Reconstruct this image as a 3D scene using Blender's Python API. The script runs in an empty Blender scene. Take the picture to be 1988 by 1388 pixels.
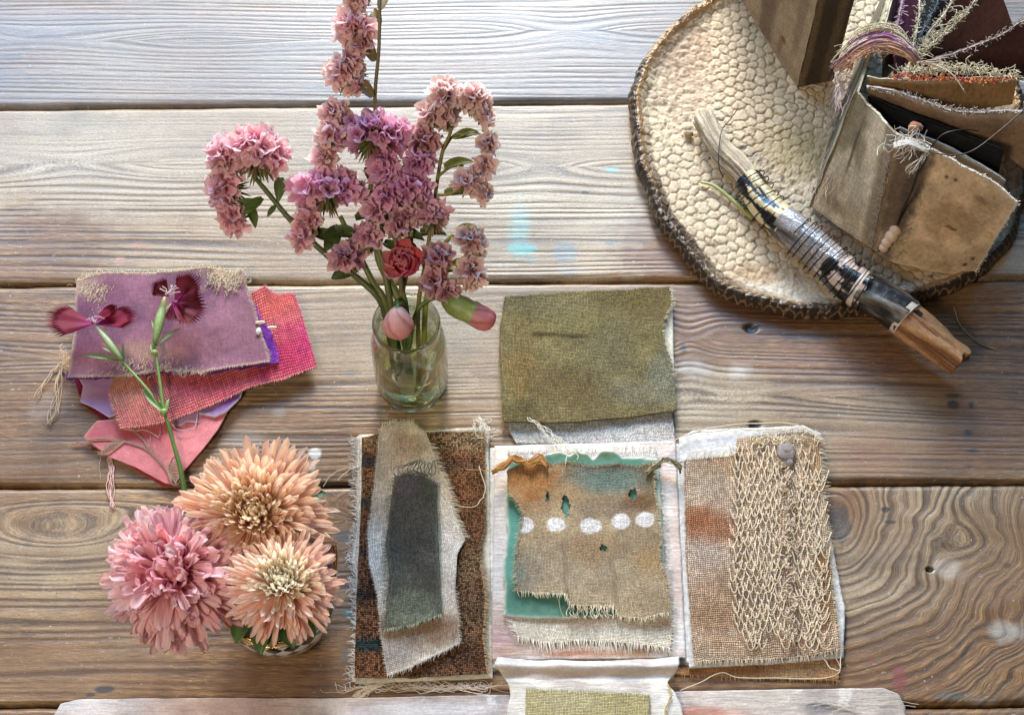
import bpy, math, random
import numpy as np
from math import pi, sin, cos, radians
from mathutils import Vector
S = bpy.context.scene
COL = S.collection

# ------------------------------------------------------------------ camera
TH = radians(27.0); DIST = 1.548; FPX = 3600.0; CX, CY = 994.0, 694.0
cam_d = bpy.data.cameras.new('camera'); cam = bpy.data.objects.new('camera', cam_d); COL.objects.link(cam)
cam.location = (0, -DIST*sin(TH), DIST*cos(TH)); cam.rotation_euler = (TH, 0, 0)
cam_d.sensor_width = 36.0; cam_d.lens = 36.0*FPX/1988.0; cam_d.clip_start = 0.02; cam_d.clip_end = 50
S.camera = cam

# ------------------------------------------------------------------ light: a window behind the table, a dim warm room, plus added sheen and fill lamps
w = bpy.data.worlds.new('World'); S.world = w; w.use_nodes = True
w.node_tree.nodes['Background'].inputs[0].default_value = (1.0, 0.86, 0.70, 1); w.node_tree.nodes['Background'].inputs[1].default_value = 0.07
def area(name, loc, target, sx, sy, power, colr):
    l = bpy.data.lights.new(name, 'AREA'); l.shape = 'RECTANGLE'; l.size = sx; l.size_y = sy; l.energy = power; l.color = colr
    o = bpy.data.objects.new(name, l); COL.objects.link(o); o.location = loc
    d = Vector(target) - Vector(loc); o.rotation_euler = d.to_track_quat('-Z', 'Y').to_euler(); return o
area('window_pane_left', (-0.95, 1.90, 1.10), (-0.3, 0.0, 0.05), 0.50, 0.80, 16, (1.0, 0.95, 0.86))
area('window_pane_right', (-0.10, 1.90, 1.10), (0.0, 0.0, 0.05), 0.50, 0.75, 74, (1.0, 0.92, 0.78))
area('sky_sheen_lamp_left', (-0.95, 1.22, 1.24), (-0.5, 0.0, 0.1), 0.95, 0.42, 12, (0.18, 0.50, 1.0))  # added blue lamp at the mirror angle, gives the far plank its sky sheen
area('sky_sheen_lamp_right', (0.22, 1.22, 1.24), (0.2, 0.0, 0.1), 1.05, 0.42, 15, (0.22, 0.55, 1.0))  # second added sheen lamp, not part of the window
area('warm_fill_lamp', (-0.50, -0.80, 1.20), (-0.1, -0.1, 0), 0.28, 0.28, 9, (1.0, 0.83, 0.62))  # unseen fill lamp, added to warm and brighten the near side
S.view_settings.view_transform = 'Standard'; S.view_settings.look = 'None'; S.view_settings.exposure = 0.22; S.view_settings.gamma = 1.0
S.cycles.max_bounces = 16; S.cycles.transmission_bounces = 16; S.cycles.transparent_max_bounces = 12
S.cycles.use_denoising = True

# ------------------------------------------------------------------ helpers
MM = 0.00043
rng = np.random.default_rng(11); random.seed(11)
CAMP = np.array(cam.location)
def W(px, py, h=0.0):
    """photo measurement -> point on the horizontal plane z=h"""
    px = np.asarray(px, float); py = np.asarray(py, float); h = np.asarray(h, float)
    u = (px-CX)/FPX; v = (CY-py)/FPX
    dx = u; dy = v*cos(TH)+sin(TH); dz = v*sin(TH)-cos(TH)
    t = (h-CAMP[2])/dz
    return np.stack([CAMP[0]+t*dx, CAMP[1]+t*dy, np.broadcast_to(h, np.shape(t))*1.0], -1)
_T = np.random.default_rng(5).random((512, 512))
def vn(x, y, s=0):
    x = np.asarray(x, float)+s*17.31; y = np.asarray(y, float)+s*9.77
    xi = np.floor(x).astype(int); yi = np.floor(y).astype(int); fx = x-xi; fy = y-yi
    fx = fx*fx*(3-2*fx); fy = fy*fy*(3-2*fy); g = lambda i, j: _T[i % 512, j % 512]
    return (g(xi, yi)*(1-fx)+g(xi+1, yi)*fx)*(1-fy)+(g(xi, yi+1)*(1-fx)+g(xi+1, yi+1)*fx)*fy
def fbm(x, y, s=0, o=4):
    r = 0; a = 1; t = 0
    for k in range(o): r = r+a*vn(x*2**k, y*2**k, s+k*3); t += a; a *= .5
    return r/t                                   # 0..1
def sstep(a, b, x):
    t = np.clip((x-a)/(b-a), 0, 1); return t*t*(3-2*t)
ORG = {}
def thing(name, label, cat, loc=(0, 0, 0), group=None):
    o = bpy.data.objects.new(name, None); COL.objects.link(o); o.location = tuple(loc); o.empty_display_size = .01
    o['label'] = label; o['category'] = cat
    if group: o['group'] = group
    ORG[o.name] = np.array(loc, float); return o
def tag(o, label, cat, group=None):
    o['label'] = label; o['category'] = cat
    if group: o['group'] = group
    return o
class MB:
    def __init__(s): s.v = []; s.f = []; s.c = []; s.uv = []; s.n = 0; s.mi = []
    def add(s, V, F, C=(1, 1, 1), UV=None, mi=0):
        V = np.asarray(V, float).reshape(-1, 3); n = len(V)
        C = np.asarray(C, float)
        if C.ndim == 1: C = np.tile(C, (n, 1))
        s.v.append(V); s.c.append(C.reshape(-1, 3)); s.uv.append(np.zeros((n, 2)) if UV is None else np.asarray(UV, float).reshape(-1, 2))
        F = [tuple(int(i)+s.n for i in f) for f in F] if not isinstance(F, np.ndarray) else (F+s.n).tolist()
        s.f.extend(F); s.mi.extend([mi]*len(F)); s.n += n
    def grid(s, P, C=(1, 1, 1), UV=None, closeu=False, mask=None, flip=False, mi=0):
        P = np.asarray(P); a, b = P.shape[:2]
        i = np.arange(a-1)[:, None]; j = np.arange(b if closeu else b-1)[None, :]; j2 = (j+1) % b
        F = np.stack([i*b+j, i*b+j2, (i+1)*b+j2, (i+1)*b+j], -1)
        F = F[mask] if mask is not None else F.reshape(-1, 4)
        if flip: F = F[:, ::-1]
        s.add(P.reshape(-1, 3), np.ascontiguousarray(F), C if np.ndim(C) == 1 else np.reshape(C, (-1, 3)), UV, mi)
    def tube(s, pts, r, n=5, C=(1, 1, 1), cap=True):
        pts = np.asarray(pts, float); m = len(pts); r = np.broadcast_to(r, (m,))
        T = np.gradient(pts, axis=0); T /= (np.linalg.norm(T, axis=1)[:, None]+1e-12)
        ref = np.array([0, 0, 1.]) if abs(T[0][2]) < .9 else np.array([0, 1., 0])
        R = []; 
        for k in range(m):
            a = np.cross(T[k], ref); 
            if np.linalg.norm(a) < 1e-6: a = np.array([1., 0, 0])
            a /= np.linalg.norm(a); b = np.cross(a, T[k]); ref = b; ang = np.arange(n)*2*pi/n
            R.append(pts[k]+r[k]*(np.cos(ang)[:, None]*a+np.sin(ang)[:, None]*b))
        R = np.array(R); L = np.concatenate([[0], np.cumsum(np.linalg.norm(np.diff(pts, axis=0), axis=1))])
        UV = np.stack(np.broadcast_arrays(L[:, None], (np.arange(n)/n)[None, :]*2*pi*r.max()), -1)
        Cc = np.asarray(C, float)
        if Cc.ndim == 2: Cc = np.repeat(Cc, n, 0)
        base = s.n
        s.grid(R, Cc, UV, closeu=True)
        if cap:
            s.f.append(tuple(range(base+n-1, base-1, -1))); s.f.append(tuple(range(base+(m-1)*n, base+m*n))); s.mi += [0, 0]
    def blob(s, c, r, C=(1, 1, 1), n=8, m=6, rough=0.0):
        t = np.linspace(0, pi, m+1)[:, None]; p = (np.arange(n)*2*pi/n)[None, :]
        rr = np.broadcast_to(np.asarray(r, float), (3,))
        d = np.stack(np.broadcast_arrays(np.sin(t)*np.cos(p), np.sin(t)*np.sin(p), np.cos(t)), -1)
        k = 1+rough*(rng.random(d.shape[:2])-.5)[..., None]
        s.grid(np.asarray(c)+d*rr*k, C, closeu=True, flip=True)
def obj(name, mb, mat, parent=None, smooth=True, kind=None):
    V = np.concatenate(mb.v); me = bpy.data.meshes.new(name)
    org = ORG[parent.name] if parent else np.zeros(3)
    me.from_pydata((V-org).tolist(), [], mb.f)
    a = me.color_attributes.new('Col', 'FLOAT_COLOR', 'POINT')
    a.data.foreach_set('color', np.hstack([np.concatenate(mb.c), np.ones((len(V), 1))]).astype(np.float32).ravel())
    uvl = me.uv_layers.new(name='UVMap'); li = np.zeros(len(me.loops), int); me.loops.foreach_get('vertex_index', li)
    uvl.data.foreach_set('uv', np.concatenate(mb.uv)[li].astype(np.float32).ravel())
    for m in (mat if isinstance(mat, (list, tuple)) else [mat]): me.materials.append(m)
    if any(mb.mi): me.polygons.foreach_set('material_index', mb.mi)
    if smooth: me.polygons.foreach_set('use_smooth', [True]*len(me.polygons))
    me.update(); o = bpy.data.objects.new(name, me); COL.objects.link(o)
    if parent: o.parent = parent
    ORG[o.name] = org
    if kind: o['kind'] = kind
    return o
def spline(P, n=24):
    P = np.asarray(P, float)
    if len(P) < 3: t = np.linspace(0, 1, n)[:, None]; return P[0]*(1-t)+P[-1]*t
    Q = np.vstack([2*P[0]-P[1], P, 2*P[-1]-P[-2]]); m = len(P)-1; out = []
    for t in np.linspace(0, m-1e-9, n):
        k = int(t); f = t-k; a, b, c, d = Q[k:k+4]
        out.append(.5*((2*b)+(-a+c)*f+(2*a-5*b+4*c-d)*f*f+(-a+3*b-3*c+d)*f**3))
    return np.array(out)
def resample(P, n, smooth=False):
    P = np.asarray(P, float)
    if smooth: P = spline(P, 60)
    L = np.concatenate([[0], np.cumsum(np.linalg.norm(np.diff(P, axis=0), axis=1))]); t = np.linspace(0, L[-1], n)
    return np.stack([np.interp(t, L, P[:, k]) for k in range(P.shape[1])], -1)

# ------------------------------------------------------------------ materials
class N:
    def __init__(s, name):
        s.m = bpy.data.materials.new(name); s.m.use_nodes = True; s.t = s.m.node_tree; s.b = s.t.nodes['Principled BSDF']
    def n(s, typ, **k):
        x = s.t.nodes.new(typ)
        for a, v in k.items(): setattr(x, a, v)
        return x
    def l(s, a, b): s.t.links.new(a, b)
    def put(s, inp, v):
        if isinstance(v, bpy.types.NodeSocket): s.l(v, inp)
        else: inp.default_value = v
    def math(s, op, a, b=0.0, c=0.0):
        x = s.n('ShaderNodeMath', operation=op); s.put(x.inputs[0], a); s.put(x.inputs[1], b)
        if op in ('MULTIPLY_ADD', 'SMOOTH_MIN'): s.put(x.inputs[2], c)
        return x.outputs[0]
    def mix(s, f, a, b, bt='MIX'):
        x = s.n('ShaderNodeMix', data_type='RGBA', blend_type=bt); s.put(x.inputs[0], f)
        for i, v in ((6, a), (7, b)):
            if isinstance(v, tuple) and len(v) == 3: v = (*v, 1)
            s.put(x.inputs[i], v)
        return x.outputs[2]
    def attr(s, name): return s.n('ShaderNodeAttribute', attribute_name=name)
    def noise(s, vec, scale, detail=3.0, rough=.55, out=0):
        x = s.n('ShaderNodeTexNoise'); s.put(x.inputs['Vector'], vec); s.put(x.inputs['Scale'], scale); x.inputs['Detail'].default_value = detail; x.inputs['Roughness'].default_value = rough
        return x.outputs[out]
    def vor(s, vec, scale, feature='F1', out='Distance'):
        x = s.n('ShaderNodeTexVoronoi', feature=feature); s.put(x.inputs['Vector'], vec); s.put(x.inputs['Scale'], scale); return x.outputs[out]
    def ramp(s, f, stops):
        x = s.n('ShaderNodeValToRGB'); s.put(x.inputs[0], f); e = x.color_ramp.elements
        while len(e) < len(stops): e.new(.5)
        for q, (p, c) in zip(e, stops): q.position = p; q.color = (*c, 1) if isinstance(c, tuple) else (c, c, c, 1)
        return x.outputs[0]
    def rng(s, f, a, b, c, d):
        x = s.n('ShaderNodeMapRange'); s.put(x.inputs[0], f)
        for i, v in enumerate((a, b, c, d)): x.inputs[i+1].default_value = v
        return x.outputs[0]
    def obj(s): return s.n('ShaderNodeTexCoord').outputs['Object']
    def mapping(s, vec, sc):
        x = s.n('ShaderNodeMapping'); s.put(x.inputs[0], vec); x.inputs['Scale'].default_value = sc; return x.outputs[0]
    def bump(s, h, dist, strength=1.0, nrm=None):
        x = s.n('ShaderNodeBump'); s.put(x.inputs['Height'], h); x.inputs['Distance'].default_value = dist; x.inputs['Strength'].default_value = strength
        if nrm is not None: s.l(nrm, x.inputs['Normal'])
        return x.outputs[0]
    def out(s, **k):
        for a, v in k.items(): s.put(s.b.inputs[a.replace('_', ' ')], v)
        return s.m
def mat_attr(name, rough=.6, nscale=300, namt=.25, bump=.0003, spec=.3, sheen=0., translucent=0., metallic=0., coat=0.):
    m = N(name); o = m.obj(); n1 = m.noise(o, nscale, 4); n2 = m.noise(o, nscale*.12, 3)
    k = m.math('MULTIPLY', m.rng(n1, .3, .7, 1-namt, 1+namt), m.rng(n2, .3, .7, 1-namt*.6, 1+namt*.6))
    c = m.mix(1.0, m.attr('Col').outputs[0], m.n('ShaderNodeCombineColor').outputs[0], 'MULTIPLY')
    cc = m.t.nodes[-1]
    comb = [x for x in m.t.nodes if x.bl_idname == 'ShaderNodeCombineColor'][0]
    for i in range(3): m.l(k, comb.inputs[i])
    m.out(Base_Color=c, Roughness=rough, Metallic=metallic, Specular_IOR_Level=spec, Sheen_Weight=sheen, Coat_Weight=coat)
    if bump: m.l(m.bump(n1, bump), m.b.inputs['Normal'])
    if translucent:
        tr = m.n('ShaderNodeBsdfTranslucent'); m.l(c, tr.inputs[0]); mx = m.n('ShaderNodeMixShader'); mx.inputs[0].default_value = translucent
        m.l(m.b.outputs[0], mx.inputs[1]); m.l(tr.outputs[0], mx.inputs[2]); o_ = [x for x in m.t.nodes if x.bl_idname == 'ShaderNodeOutputMaterial'][0]; m.l(mx.outputs[0], o_.inputs[0])
    return m.m
def mat_weave(name, pitch=.0012, depth=.0005, dark=.45, speck=.35, rough=.85, sheen=.04, distort=.6, gloss=.15, aspect=1.0):
    """over-under weave from the cloth's own thread coordinates"""
    m = N(name); uv = m.n('ShaderNodeUVMap').outputs[0]
    wob = m.noise(uv, .12/pitch, 2, out=1); vm = m.n('ShaderNodeVectorMath', operation='MULTIPLY_ADD'); m.l(wob, vm.inputs[0]); vm.inputs[1].default_value = (pitch*distort*2,)*3; m.l(uv, vm.inputs[2])
    sp = m.n('ShaderNodeSeparateXYZ'); m.l(vm.outputs[0], sp.inputs[0])
    a = m.math('DIVIDE', sp.outputs[0], pitch); b = m.math('DIVIDE', sp.outputs[1], pitch*aspect)
    su = m.math('ABSOLUTE', m.math('SINE', m.math('MULTIPLY', a, pi))); sv = m.math('ABSOLUTE', m.math('SINE', m.math('MULTIPLY', b, pi)))
    par = m.math('FLOORED_MODULO', m.math('ADD', m.math('FLOOR', a), m.math('FLOOR', b)), 2.0)
    h1 = m.math('MULTIPLY', m.math('POWER', su, .6), m.math('MULTIPLY_ADD', sv, .5, .5)); h2 = m.math('MULTIPLY', m.math('POWER', sv, .6), m.math('MULTIPLY_ADD', su, .5, .5))
    mx = m.n('ShaderNodeMix', data_type='FLOAT'); m.l(par, mx.inputs[0]); m.l(h1, mx.inputs[2]); m.l(h2, mx.inputs[3]); h = mx.outputs[0]
    cell = m.n('ShaderNodeCombineXYZ'); m.l(m.math('FLOOR', a), cell.inputs[0]); m.l(m.math('FLOOR', b), cell.inputs[1])
    wn = m.n('ShaderNodeTexWhiteNoise', noise_dimensions='2D'); m.l(cell.outputs[0], wn.inputs[0])
    slub = m.noise(m.mapping(uv, (1, 9, 1)), .10/pitch, 3); slub2 = m.noise(m.mapping(uv, (9, 1, 1)), .10/pitch, 3)
    k = m.math('MULTIPLY', m.rng(h, 0, 1, dark, 1.12), m.rng(wn.outputs[0], 0, 1, 1-speck, 1+speck))
    k = m.math('MULTIPLY', k, m.rng(slub, .3, .7, .82, 1.18)); k = m.math('MULTIPLY', k, m.rng(slub2, .3, .7, .82, 1.18))
    comb = m.n('ShaderNodeCombineColor')
    for i in range(3): m.l(k, comb.inputs[i])
    c = m.mix(1.0, m.attr('Col').outputs[0], comb.outputs[0], 'MULTIPLY')
    nb = m.bump(m.noise(m.obj(), 120, 3), .0012, .6)
    m.out(Base_Color=c, Roughness=rough, Specular_IOR_Level=gloss, Sheen_Weight=sheen, Normal=m.bump(h, depth, 1.0, nb))
    return m.m
# ------------------------------------------------------------------ the plank table
def wood_material():
    m = N('weathered_plank'); o = m.obj(); at = m.attr('Col'); rd = m.attr('ridge').outputs['Fac']; wt = m.attr('wash').outputs['Fac']
    gc = m.attr('grain').outputs['Vector']; fib = m.noise(m.mapping(gc, (14, 260, 60)), 6, 5, .65)          # fibres along the plank
    fin = m.noise(m.mapping(gc, (60, 420, 100)), 6, 4, .7)
    blot = m.noise(o, 9, 5, .6); spk = m.noise(o, 480, 3, .6)
    scr = m.noise(m.mapping(o, (900, 90, 1)), 1.2, 3, .6)
    brown = m.ramp(m.math('ADD', m.math('MULTIPLY', rd, .50), m.math('MULTIPLY', m.rng(fib, .30, .70, 0, 1), .58)), [(.12, (.018, .009, .004)), (.40, (.062, .028, .010)), (.64, (.205, .105, .038)), (.92, (.47, .285, .125))])
    brown = m.mix(m.rng(blot, .45, .62, 0, .50), brown, (.17, .080, .032), 'MIX')
    pale = m.ramp(m.math('ADD', m.math('MULTIPLY', rd, .48), m.math('MULTIPLY', m.rng(fin, .25, .75, 0, 1), .52)), [(.12, (.05, .040, .030)), (.36, (.17, .13, .085)), (.60, (.42, .35, .235)), (.9, (.72, .65, .50))])
    f = m.math('MULTIPLY', wt, m.rng(m.math('ADD', fin, m.math('MULTIPLY', rd, .25)), .42, .72, .55, 1.25)); 
    c = m.mix(m.math('MINIMUM', f, 1.0), brown, pale)
    crk = m.noise(m.mapping(gc, (10, 700, 60)), 6, 3, .6); c = m.mix(m.rng(crk, .64, .72, 0, .75), c, (.030, .018, .010)); dirt = m.noise(m.mapping(o, (5, 16, 1)), 2.2, 5, .65); c = m.mix(m.rng(dirt, .50, .68, 0, .45), c, (.055, .032, .018))
    c = m.mix(m.rng(spk, .66, .74, 0, .55), c, (.06, .05, .045))
    c = m.mix(m.rng(m.noise(o, 330, 2), .71, .76, 0, .65), c, (.70, .67, .60)); scl = m.noise(m.mapping(o, (26, 60, 1)), 6, 4, .6); c = m.mix(m.rng(scl, .66, .69, 0, .55), c, (.46, .45, .42)); sc2 = m.noise(m.mapping(o, (150, 9, 1)), 3, 3, .55); c = m.mix(m.rng(sc2, .70, .73, 0, .5), c, (.07, .045, .03))
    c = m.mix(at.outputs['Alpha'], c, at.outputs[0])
    h = m.math('ADD', m.math('MULTIPLY', fin, .5), m.math('ADD', m.math('MULTIPLY', fib, .5), m.math('MULTIPLY', spk, .35)))
    m.out(Base_Color=c, Roughness=m.rng(m.math('ADD', fin, scr), .7, 1.3, .42, .66), Specular_IOR_Level=.5, Normal=m.bump(h, .0008, 1.0), Coat_Weight=.65, Coat_IOR=1.60, Coat_Roughness=.34, Coat_Normal=m.bump(m.math('ADD', fib, m.math('MULTIPLY', spk, .3)), .00010, 1.0))
    return m.m
WOOD = wood_material()
gaps = [((0, -190), (1988, -215)), ((0, 210), (1988, 190)), ((0, 553), (1988, 541)), ((0, 944), (1988, 938)), ((0, 1370), (1988, 1369)), ((0, 1840), (1988, 1840))]
table = thing('wooden_table', 'weathered whitewashed plank table top under everything', 'table', (0, 0, 0))
def gap_y(g, x):
    a = W(*g[0]); b = W(*g[1]); return a[1]+(b[1]-a[1])*(x-a[0])/(b[0]-a[0])
def ell(X, Y, px, py, rx, ry, seed=0, warp=.5, soft=.35):
    c = W(px, py); d = np.sqrt(((X-c[0])/(rx*MM))**2+((Y-c[1])/(ry*MM))**2)
    d = d+warp*(fbm(X*90, Y*90, seed+3)-.5)*2
    return 1-sstep(1-soft, 1+soft, d)
def knot_warp(X, Y, px, py, sx, sy, amp):
    c = W(px, py); dx = (X-c[0])/(sx*MM); dy = (Y-c[1])/(sy*MM)
    return amp*np.sign(dy)*np.exp(-dx*dx-np.abs(dy))*1.0
stains_and_shade = [ # px, py, rx, ry, colour, strength
 (1010, 440, 22, 62, (.10, .50, .52), .55), (1015, 485, 30, 14, (.08, .50, .52), .8), (1098, 490, 26, 20, (.12, .22, .28), .8), (1105, 525, 26, 12, (.12, .2, .27), .6), (1185, 470, 10, 8, (.1, .2, .24), .7),
 (1190, 330, 14, 6, (.1, .45, .5), .7), (1136, 374, 9, 4, (.06, .06, .07), .8), (275, 478, 26, 9, (.38, .17, .10), .7), (233, 505, 9, 11, (.36, .16, .10), .8), (25, 112, 34, 10, (.06, .14, .22), .7), (410, 272, 12, 7, (.08, .18, .30), .7),
 (1456, 637, 15, 13, (.012, .01, .009), 1), (1326, 675, 7, 11, (.03, .03, .035), .9), (1432, 720, 22, 16, (.62, .60, .55), .6), (1350, 715, 26, 22, (.45, .45, .44), .6), (1465, 825, 14, 10, (.015, .012, .012), 1),
 (1849, 785, 12, 8, (.03, .04, .05), .9), (1850, 768, 14, 5, (.03, .04, .05), .8), (1886, 786, 6, 7, (.03, .04, .05), .9), (1880, 840, 9, 6, (.03, .04, .05), .8), (1888, 875, 12, 4, (.03, .04, .05), .8), (1880, 905, 9, 4, (.03, .04, .05), .7),
 (1700, 880, 60, 50, (.33, .12, .06), .35), (1640, 690, 120, 60, (.30, .10, .09), .22), (1470, 610, 190, 60, (.13, .045, .014), .75), (650, 850, 90, 40, (.16, .07, .03), .5), (1930, 850, 90, 70, (.20, .09, .05), .45), (330, 1200, 130, 40, (.12, .055, .022), .45), (560, 1320, 170, 40, (.12, .050, .018), .6), (60, 900, 110, 40, (.15, .07, .03), .5), (900, 700, 100, 26, (.2, .10, .05), .35), (1300, 500, 60, 40, (.22, .10, .04), .6), (1632, 1020, 20, 34, (.07, .055, .045), .93), (1720, 989, 8, 5, (.03, .02, .02), .9),  # broad browns below the plate and mug are their shadows, painted on
 (1728, 1013, 13, 4, (.03, .025, .02), .9), (1748, 1318, 12, 26, (.20, .05, .05), .85), (1692, 1282, 6, 5, (.2, .05, .05), .85), (1805, 1105, 8, 6, (.02, .02, .02), .9), (1840, 1105, 24, 18, (.62, .60, .57), .5), (1955, 1225, 30, 20, (.55, .58, .56), .6), (1955, 1097, 7, 5, (.09, .05, .02), .9), (1940, 1050, 16, 8, (.22, .15, .06), .6),
 (1855, 1350, 30, 7, (.05, .14, .16), .6), (1905, 1388-28, 24, 5, (.5, .5, .5), .4), (612, 880, 13, 11, (.78, .80, .80), .9), (607, 905, 5, 9, (.78, .80, .80), .7), (672, 1040, 20, 12, (.05, .10, .13), .7), (675, 1192, 9, 10, (.04, .12, .13), .8), (690, 1210, 12, 6, (.04, .14, .15), .8), (672, 1275, 8, 20, (.04, .12, .15), .6),
 (205, 1337, 18, 6, (.03, .035, .05), .9), (175, 1348, 9, 4, (.03, .035, .05), .9), (58, 1042, 10, 14, (.12, .09, .06), .6), (480, 860, 40, 24, (.42, .46, .48), .35), (540, 800, 14, 9, (.45, .46, .46), .4), (680, 725, 9, 8, (.10, .12, .13), .7), (662, 625, 6, 5, (.16, .2, .22), .7), (1165, 60, 13, 9, (.10, .10, .12), .6),
 (1730, 945, 70, 5, (.05, .04, .035), .5), (100, 790, 40, 30, (.5, .5, .5), .25), (1030, 505, 12, 9, (.1, .3, .33), .5), (1240, 720, 10, 5, (.06, .05, .05), .7), (1000, 1340, 6, 4, (.1, .1, .1), .6)]
x0, x1 = W(-330, 694)[0]*1.15, W(2330, 694)[0]*1.15
for k in range(5):
    nx = (600, 600, 600, 1150, 400)[k]; xs = np.linspace(x0, x1, nx)
    yt = gap_y(gaps[k], xs)-.0016; yb = gap_y(gaps[k+1], xs)+.0016
    yt = yt+.0026*(fbm(xs*24, 0*xs+k, 40+k, 5)-.5); yb = yb+.0026*(fbm(xs*24, 0*xs+k*7, 50+k, 5)-.5)
    Hh = float((yt-yb).mean()); ny = int(Hh/.00075)
    v = np.linspace(0, 1, ny); X = np.tile(xs, (ny, 1)); Y = yt[None, :]*(1-v[:, None])+yb[None, :]*v[:, None]
    # growth rings: F counts the lines across the plank
    wav = (fbm(X*2.2, Y*16, 60+k*5, 3)-.5)
    per = [.0052, .0058, .0052, .0060, .006][k]
    F0 = Y+.020*wav
    if k == 0:
        F0 = F0+knot_warp(X, Y, 90, 80, 200, 40, .012)+knot_warp(X, Y, 380, 78, 160, 34, -.010)+knot_warp(X, Y, 1100, 60, 120, 40, .014)
    if k == 1: F0 = F0+knot_warp(X, Y, 140, 320, 170, 40, .014)+knot_warp(X, Y, 1060, 325, 90, 34, .012)+knot_warp(X, Y, 330, 315, 120, 36, -.008)
    if k == 2: F0 = F0+knot_warp(X, Y, 1420, 770, 240, 26, .012)+knot_warp(X, Y, 1340, 660, 40, 60, .010)+knot_warp(X, Y, 110, 700, 120, 50, .006)
    if k >= 3:
        c = W(1580, 985); dx = np.maximum(X-c[0], 0); dy = (Y-c[1])*1.0
        wx = .044*(fbm(X*18, Y*26, 81, 3)-.5)*sstep(1500, 1700, (X-W(0, 694)[0])/MM)
        cap = np.sqrt((dx*.92+wx)**2+dy*dy+.00001); cap = cap-.62*.11*(1-np.exp(-cap/.11))
        F0 = -cap*(1-.1*sstep(-.02, .02, dy))+.012*wav
        kc = W(1632, 1020); dk = np.sqrt(((X-kc[0])/1.0)**2+((Y-kc[1])*.62)**2)
        F0 = F0+.022*np.exp(-(dk/.021)**2)
        l = W(110, 1045); F0 = F0+(.020*np.exp(-((X-l[0])/.085)**2-((Y-l[1])/.030)**2))
        F0 = F0+knot_warp(X, Y, 640, 1010, 60, 60, -.010)
    F = F0/per+1.2*(fbm(X*1.5, F0*90, 70+k, 2)-.5)*2
    ph = F-np.floor(F); idx = np.floor(F)
    amp = .25+.95*vn(idx*.71+k*13, idx*0+3.3, 4)
    gw = .10+.13*vn(idx*1.13+5, idx*.37, 9)+.10*(fbm(X*30, F0*260, 19, 2)-.5); prof = 1-np.exp(-(np.where(ph < .5, (ph-.5)/(gw*1.9), (ph-.5)/gw))**2)
    brk = sstep(.30, .55, fbm(X*14, F0*240, 90+k, 3)); prof = 1-(1-prof)*(.25+.75*brk)
    ridge = prof*(.80+.20*fbm(X*9, F0*300, 91+k, 3))
    patch = sstep(.32, .62, fbm(X*5, Y*14, 95+k, 3)) if k in (1, 2) else 0.75+0*X
    if k == 3: patch = .55+.5*sstep(.35, .6, fbm(X*6, Y*20, 99, 3))
    amp = amp*(.35+.65*patch)
    z = .00042*amp*(ridge-.8)
    ridge = .62+(ridge-.62)*(.22+.78*patch)*(.35+.75*vn(idx*.93+2, idx*0+8.1, 6))
    z = z+.0004*(fbm(X*6, Y*10, 33+k)-.5)
    edge = np.minimum(v, 1-v)[:, None]*Hh
    z = z-.0030*np.exp(-(edge/.0016)**1.3)
    Z = z
    # colour wash: whiter towards the far side and centre, browner near
    pcy = (W(0, 694)[1]-Y)/MM+694; pcx = (X-W(0, 694)[0])/MM
    wash = [.08, .34, .12, .0, .0][k]+.50*(fbm(X*7, Y*12, 21+k)-.5)*2
    wash = wash+0*X
    if k == 1: wash = wash+.25*ell(X, Y, 200, 330, 300, 120, 5, .4, .5)+.25*ell(X, Y, 1100, 380, 240, 140, 5, .4, .5)-.9*ell(X, Y, 1310, 480, 110, 100, 7, .5, .5)-.4*ell(X, Y, 60, 470, 150, 70, 11, .6, .6)
    if k == 2: wash = wash+.30*ell(X, Y, 700, 660, 300, 120, 6, .4, .6)+.35*ell(X, Y, 1380, 760, 110, 80, 8, .4, .6)-.6*ell(X, Y, 1560, 640, 330, 90, 8, .4, .5)-.15*ell(X, Y, 80, 860, 200, 100, 3)  # wash thinned below the plate to deepen its painted shadow
    if k == 3: wash = wash+.28*ell(X, Y, 140, 1080, 200, 90, 9, .4, .6)+.25*ell(X, Y, 1640, 1080, 200, 120, 9, .4, .6)
    wash = np.clip(wash, 0, 1)
    colr = np.zeros(X.shape+(4,))
    if k == 0: colr[..., :3] = (.15, .205, .26); colr[..., 3] = .70*(.35+.65*ridge)*(.5+.7*fbm(X*8, Y*30, 44, 3))  # bluish sky sheen painted into the far plank's colour
    if k == 1: colr[..., :3] = (.50, .50, .47); colr[..., 3] = .25*ridge*sstep(.4, .7, fbm(X*6, Y*20, 45, 3))
    for si, (px, py, rx, ry, cc, st) in enumerate(stains_and_shade):
        c = W(px, py)
        if abs(c[1]-Y.mean()) > Hh*.8: continue
        a = ell(X, Y, px, py, rx, ry, si, .55 if rx > 16 else .35, .25 if st > .75 else .5)*st
        if st < .75 or rx > 24: a = a*(.45+.55*ridge)*(.5+.8*fbm(X*120, Y*500, si))
        a = np.clip(a, 0, 1)[..., None]
        nc = colr[..., :3]*(1-a)+np.array(cc)*a if False else np.where(a > colr[..., 3:], np.array(cc), colr[..., :3])
        colr[..., :3] = nc; colr[..., 3:] = np.maximum(colr[..., 3:], a)
        if cc[0] < .03 and rx > 5: Z = Z-.003*ell(X, Y, px, py, rx*.8, ry*.8, si, .2, .3)
    P = np.stack([X, Y, Z], -1)
    drop = np.stack([X, Y, Z*0-.022], -1)
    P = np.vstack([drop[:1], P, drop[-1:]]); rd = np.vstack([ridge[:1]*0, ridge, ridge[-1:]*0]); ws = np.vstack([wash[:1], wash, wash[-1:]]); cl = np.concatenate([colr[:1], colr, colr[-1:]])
    mb = MB(); mb.grid(P, flip=True)
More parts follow.
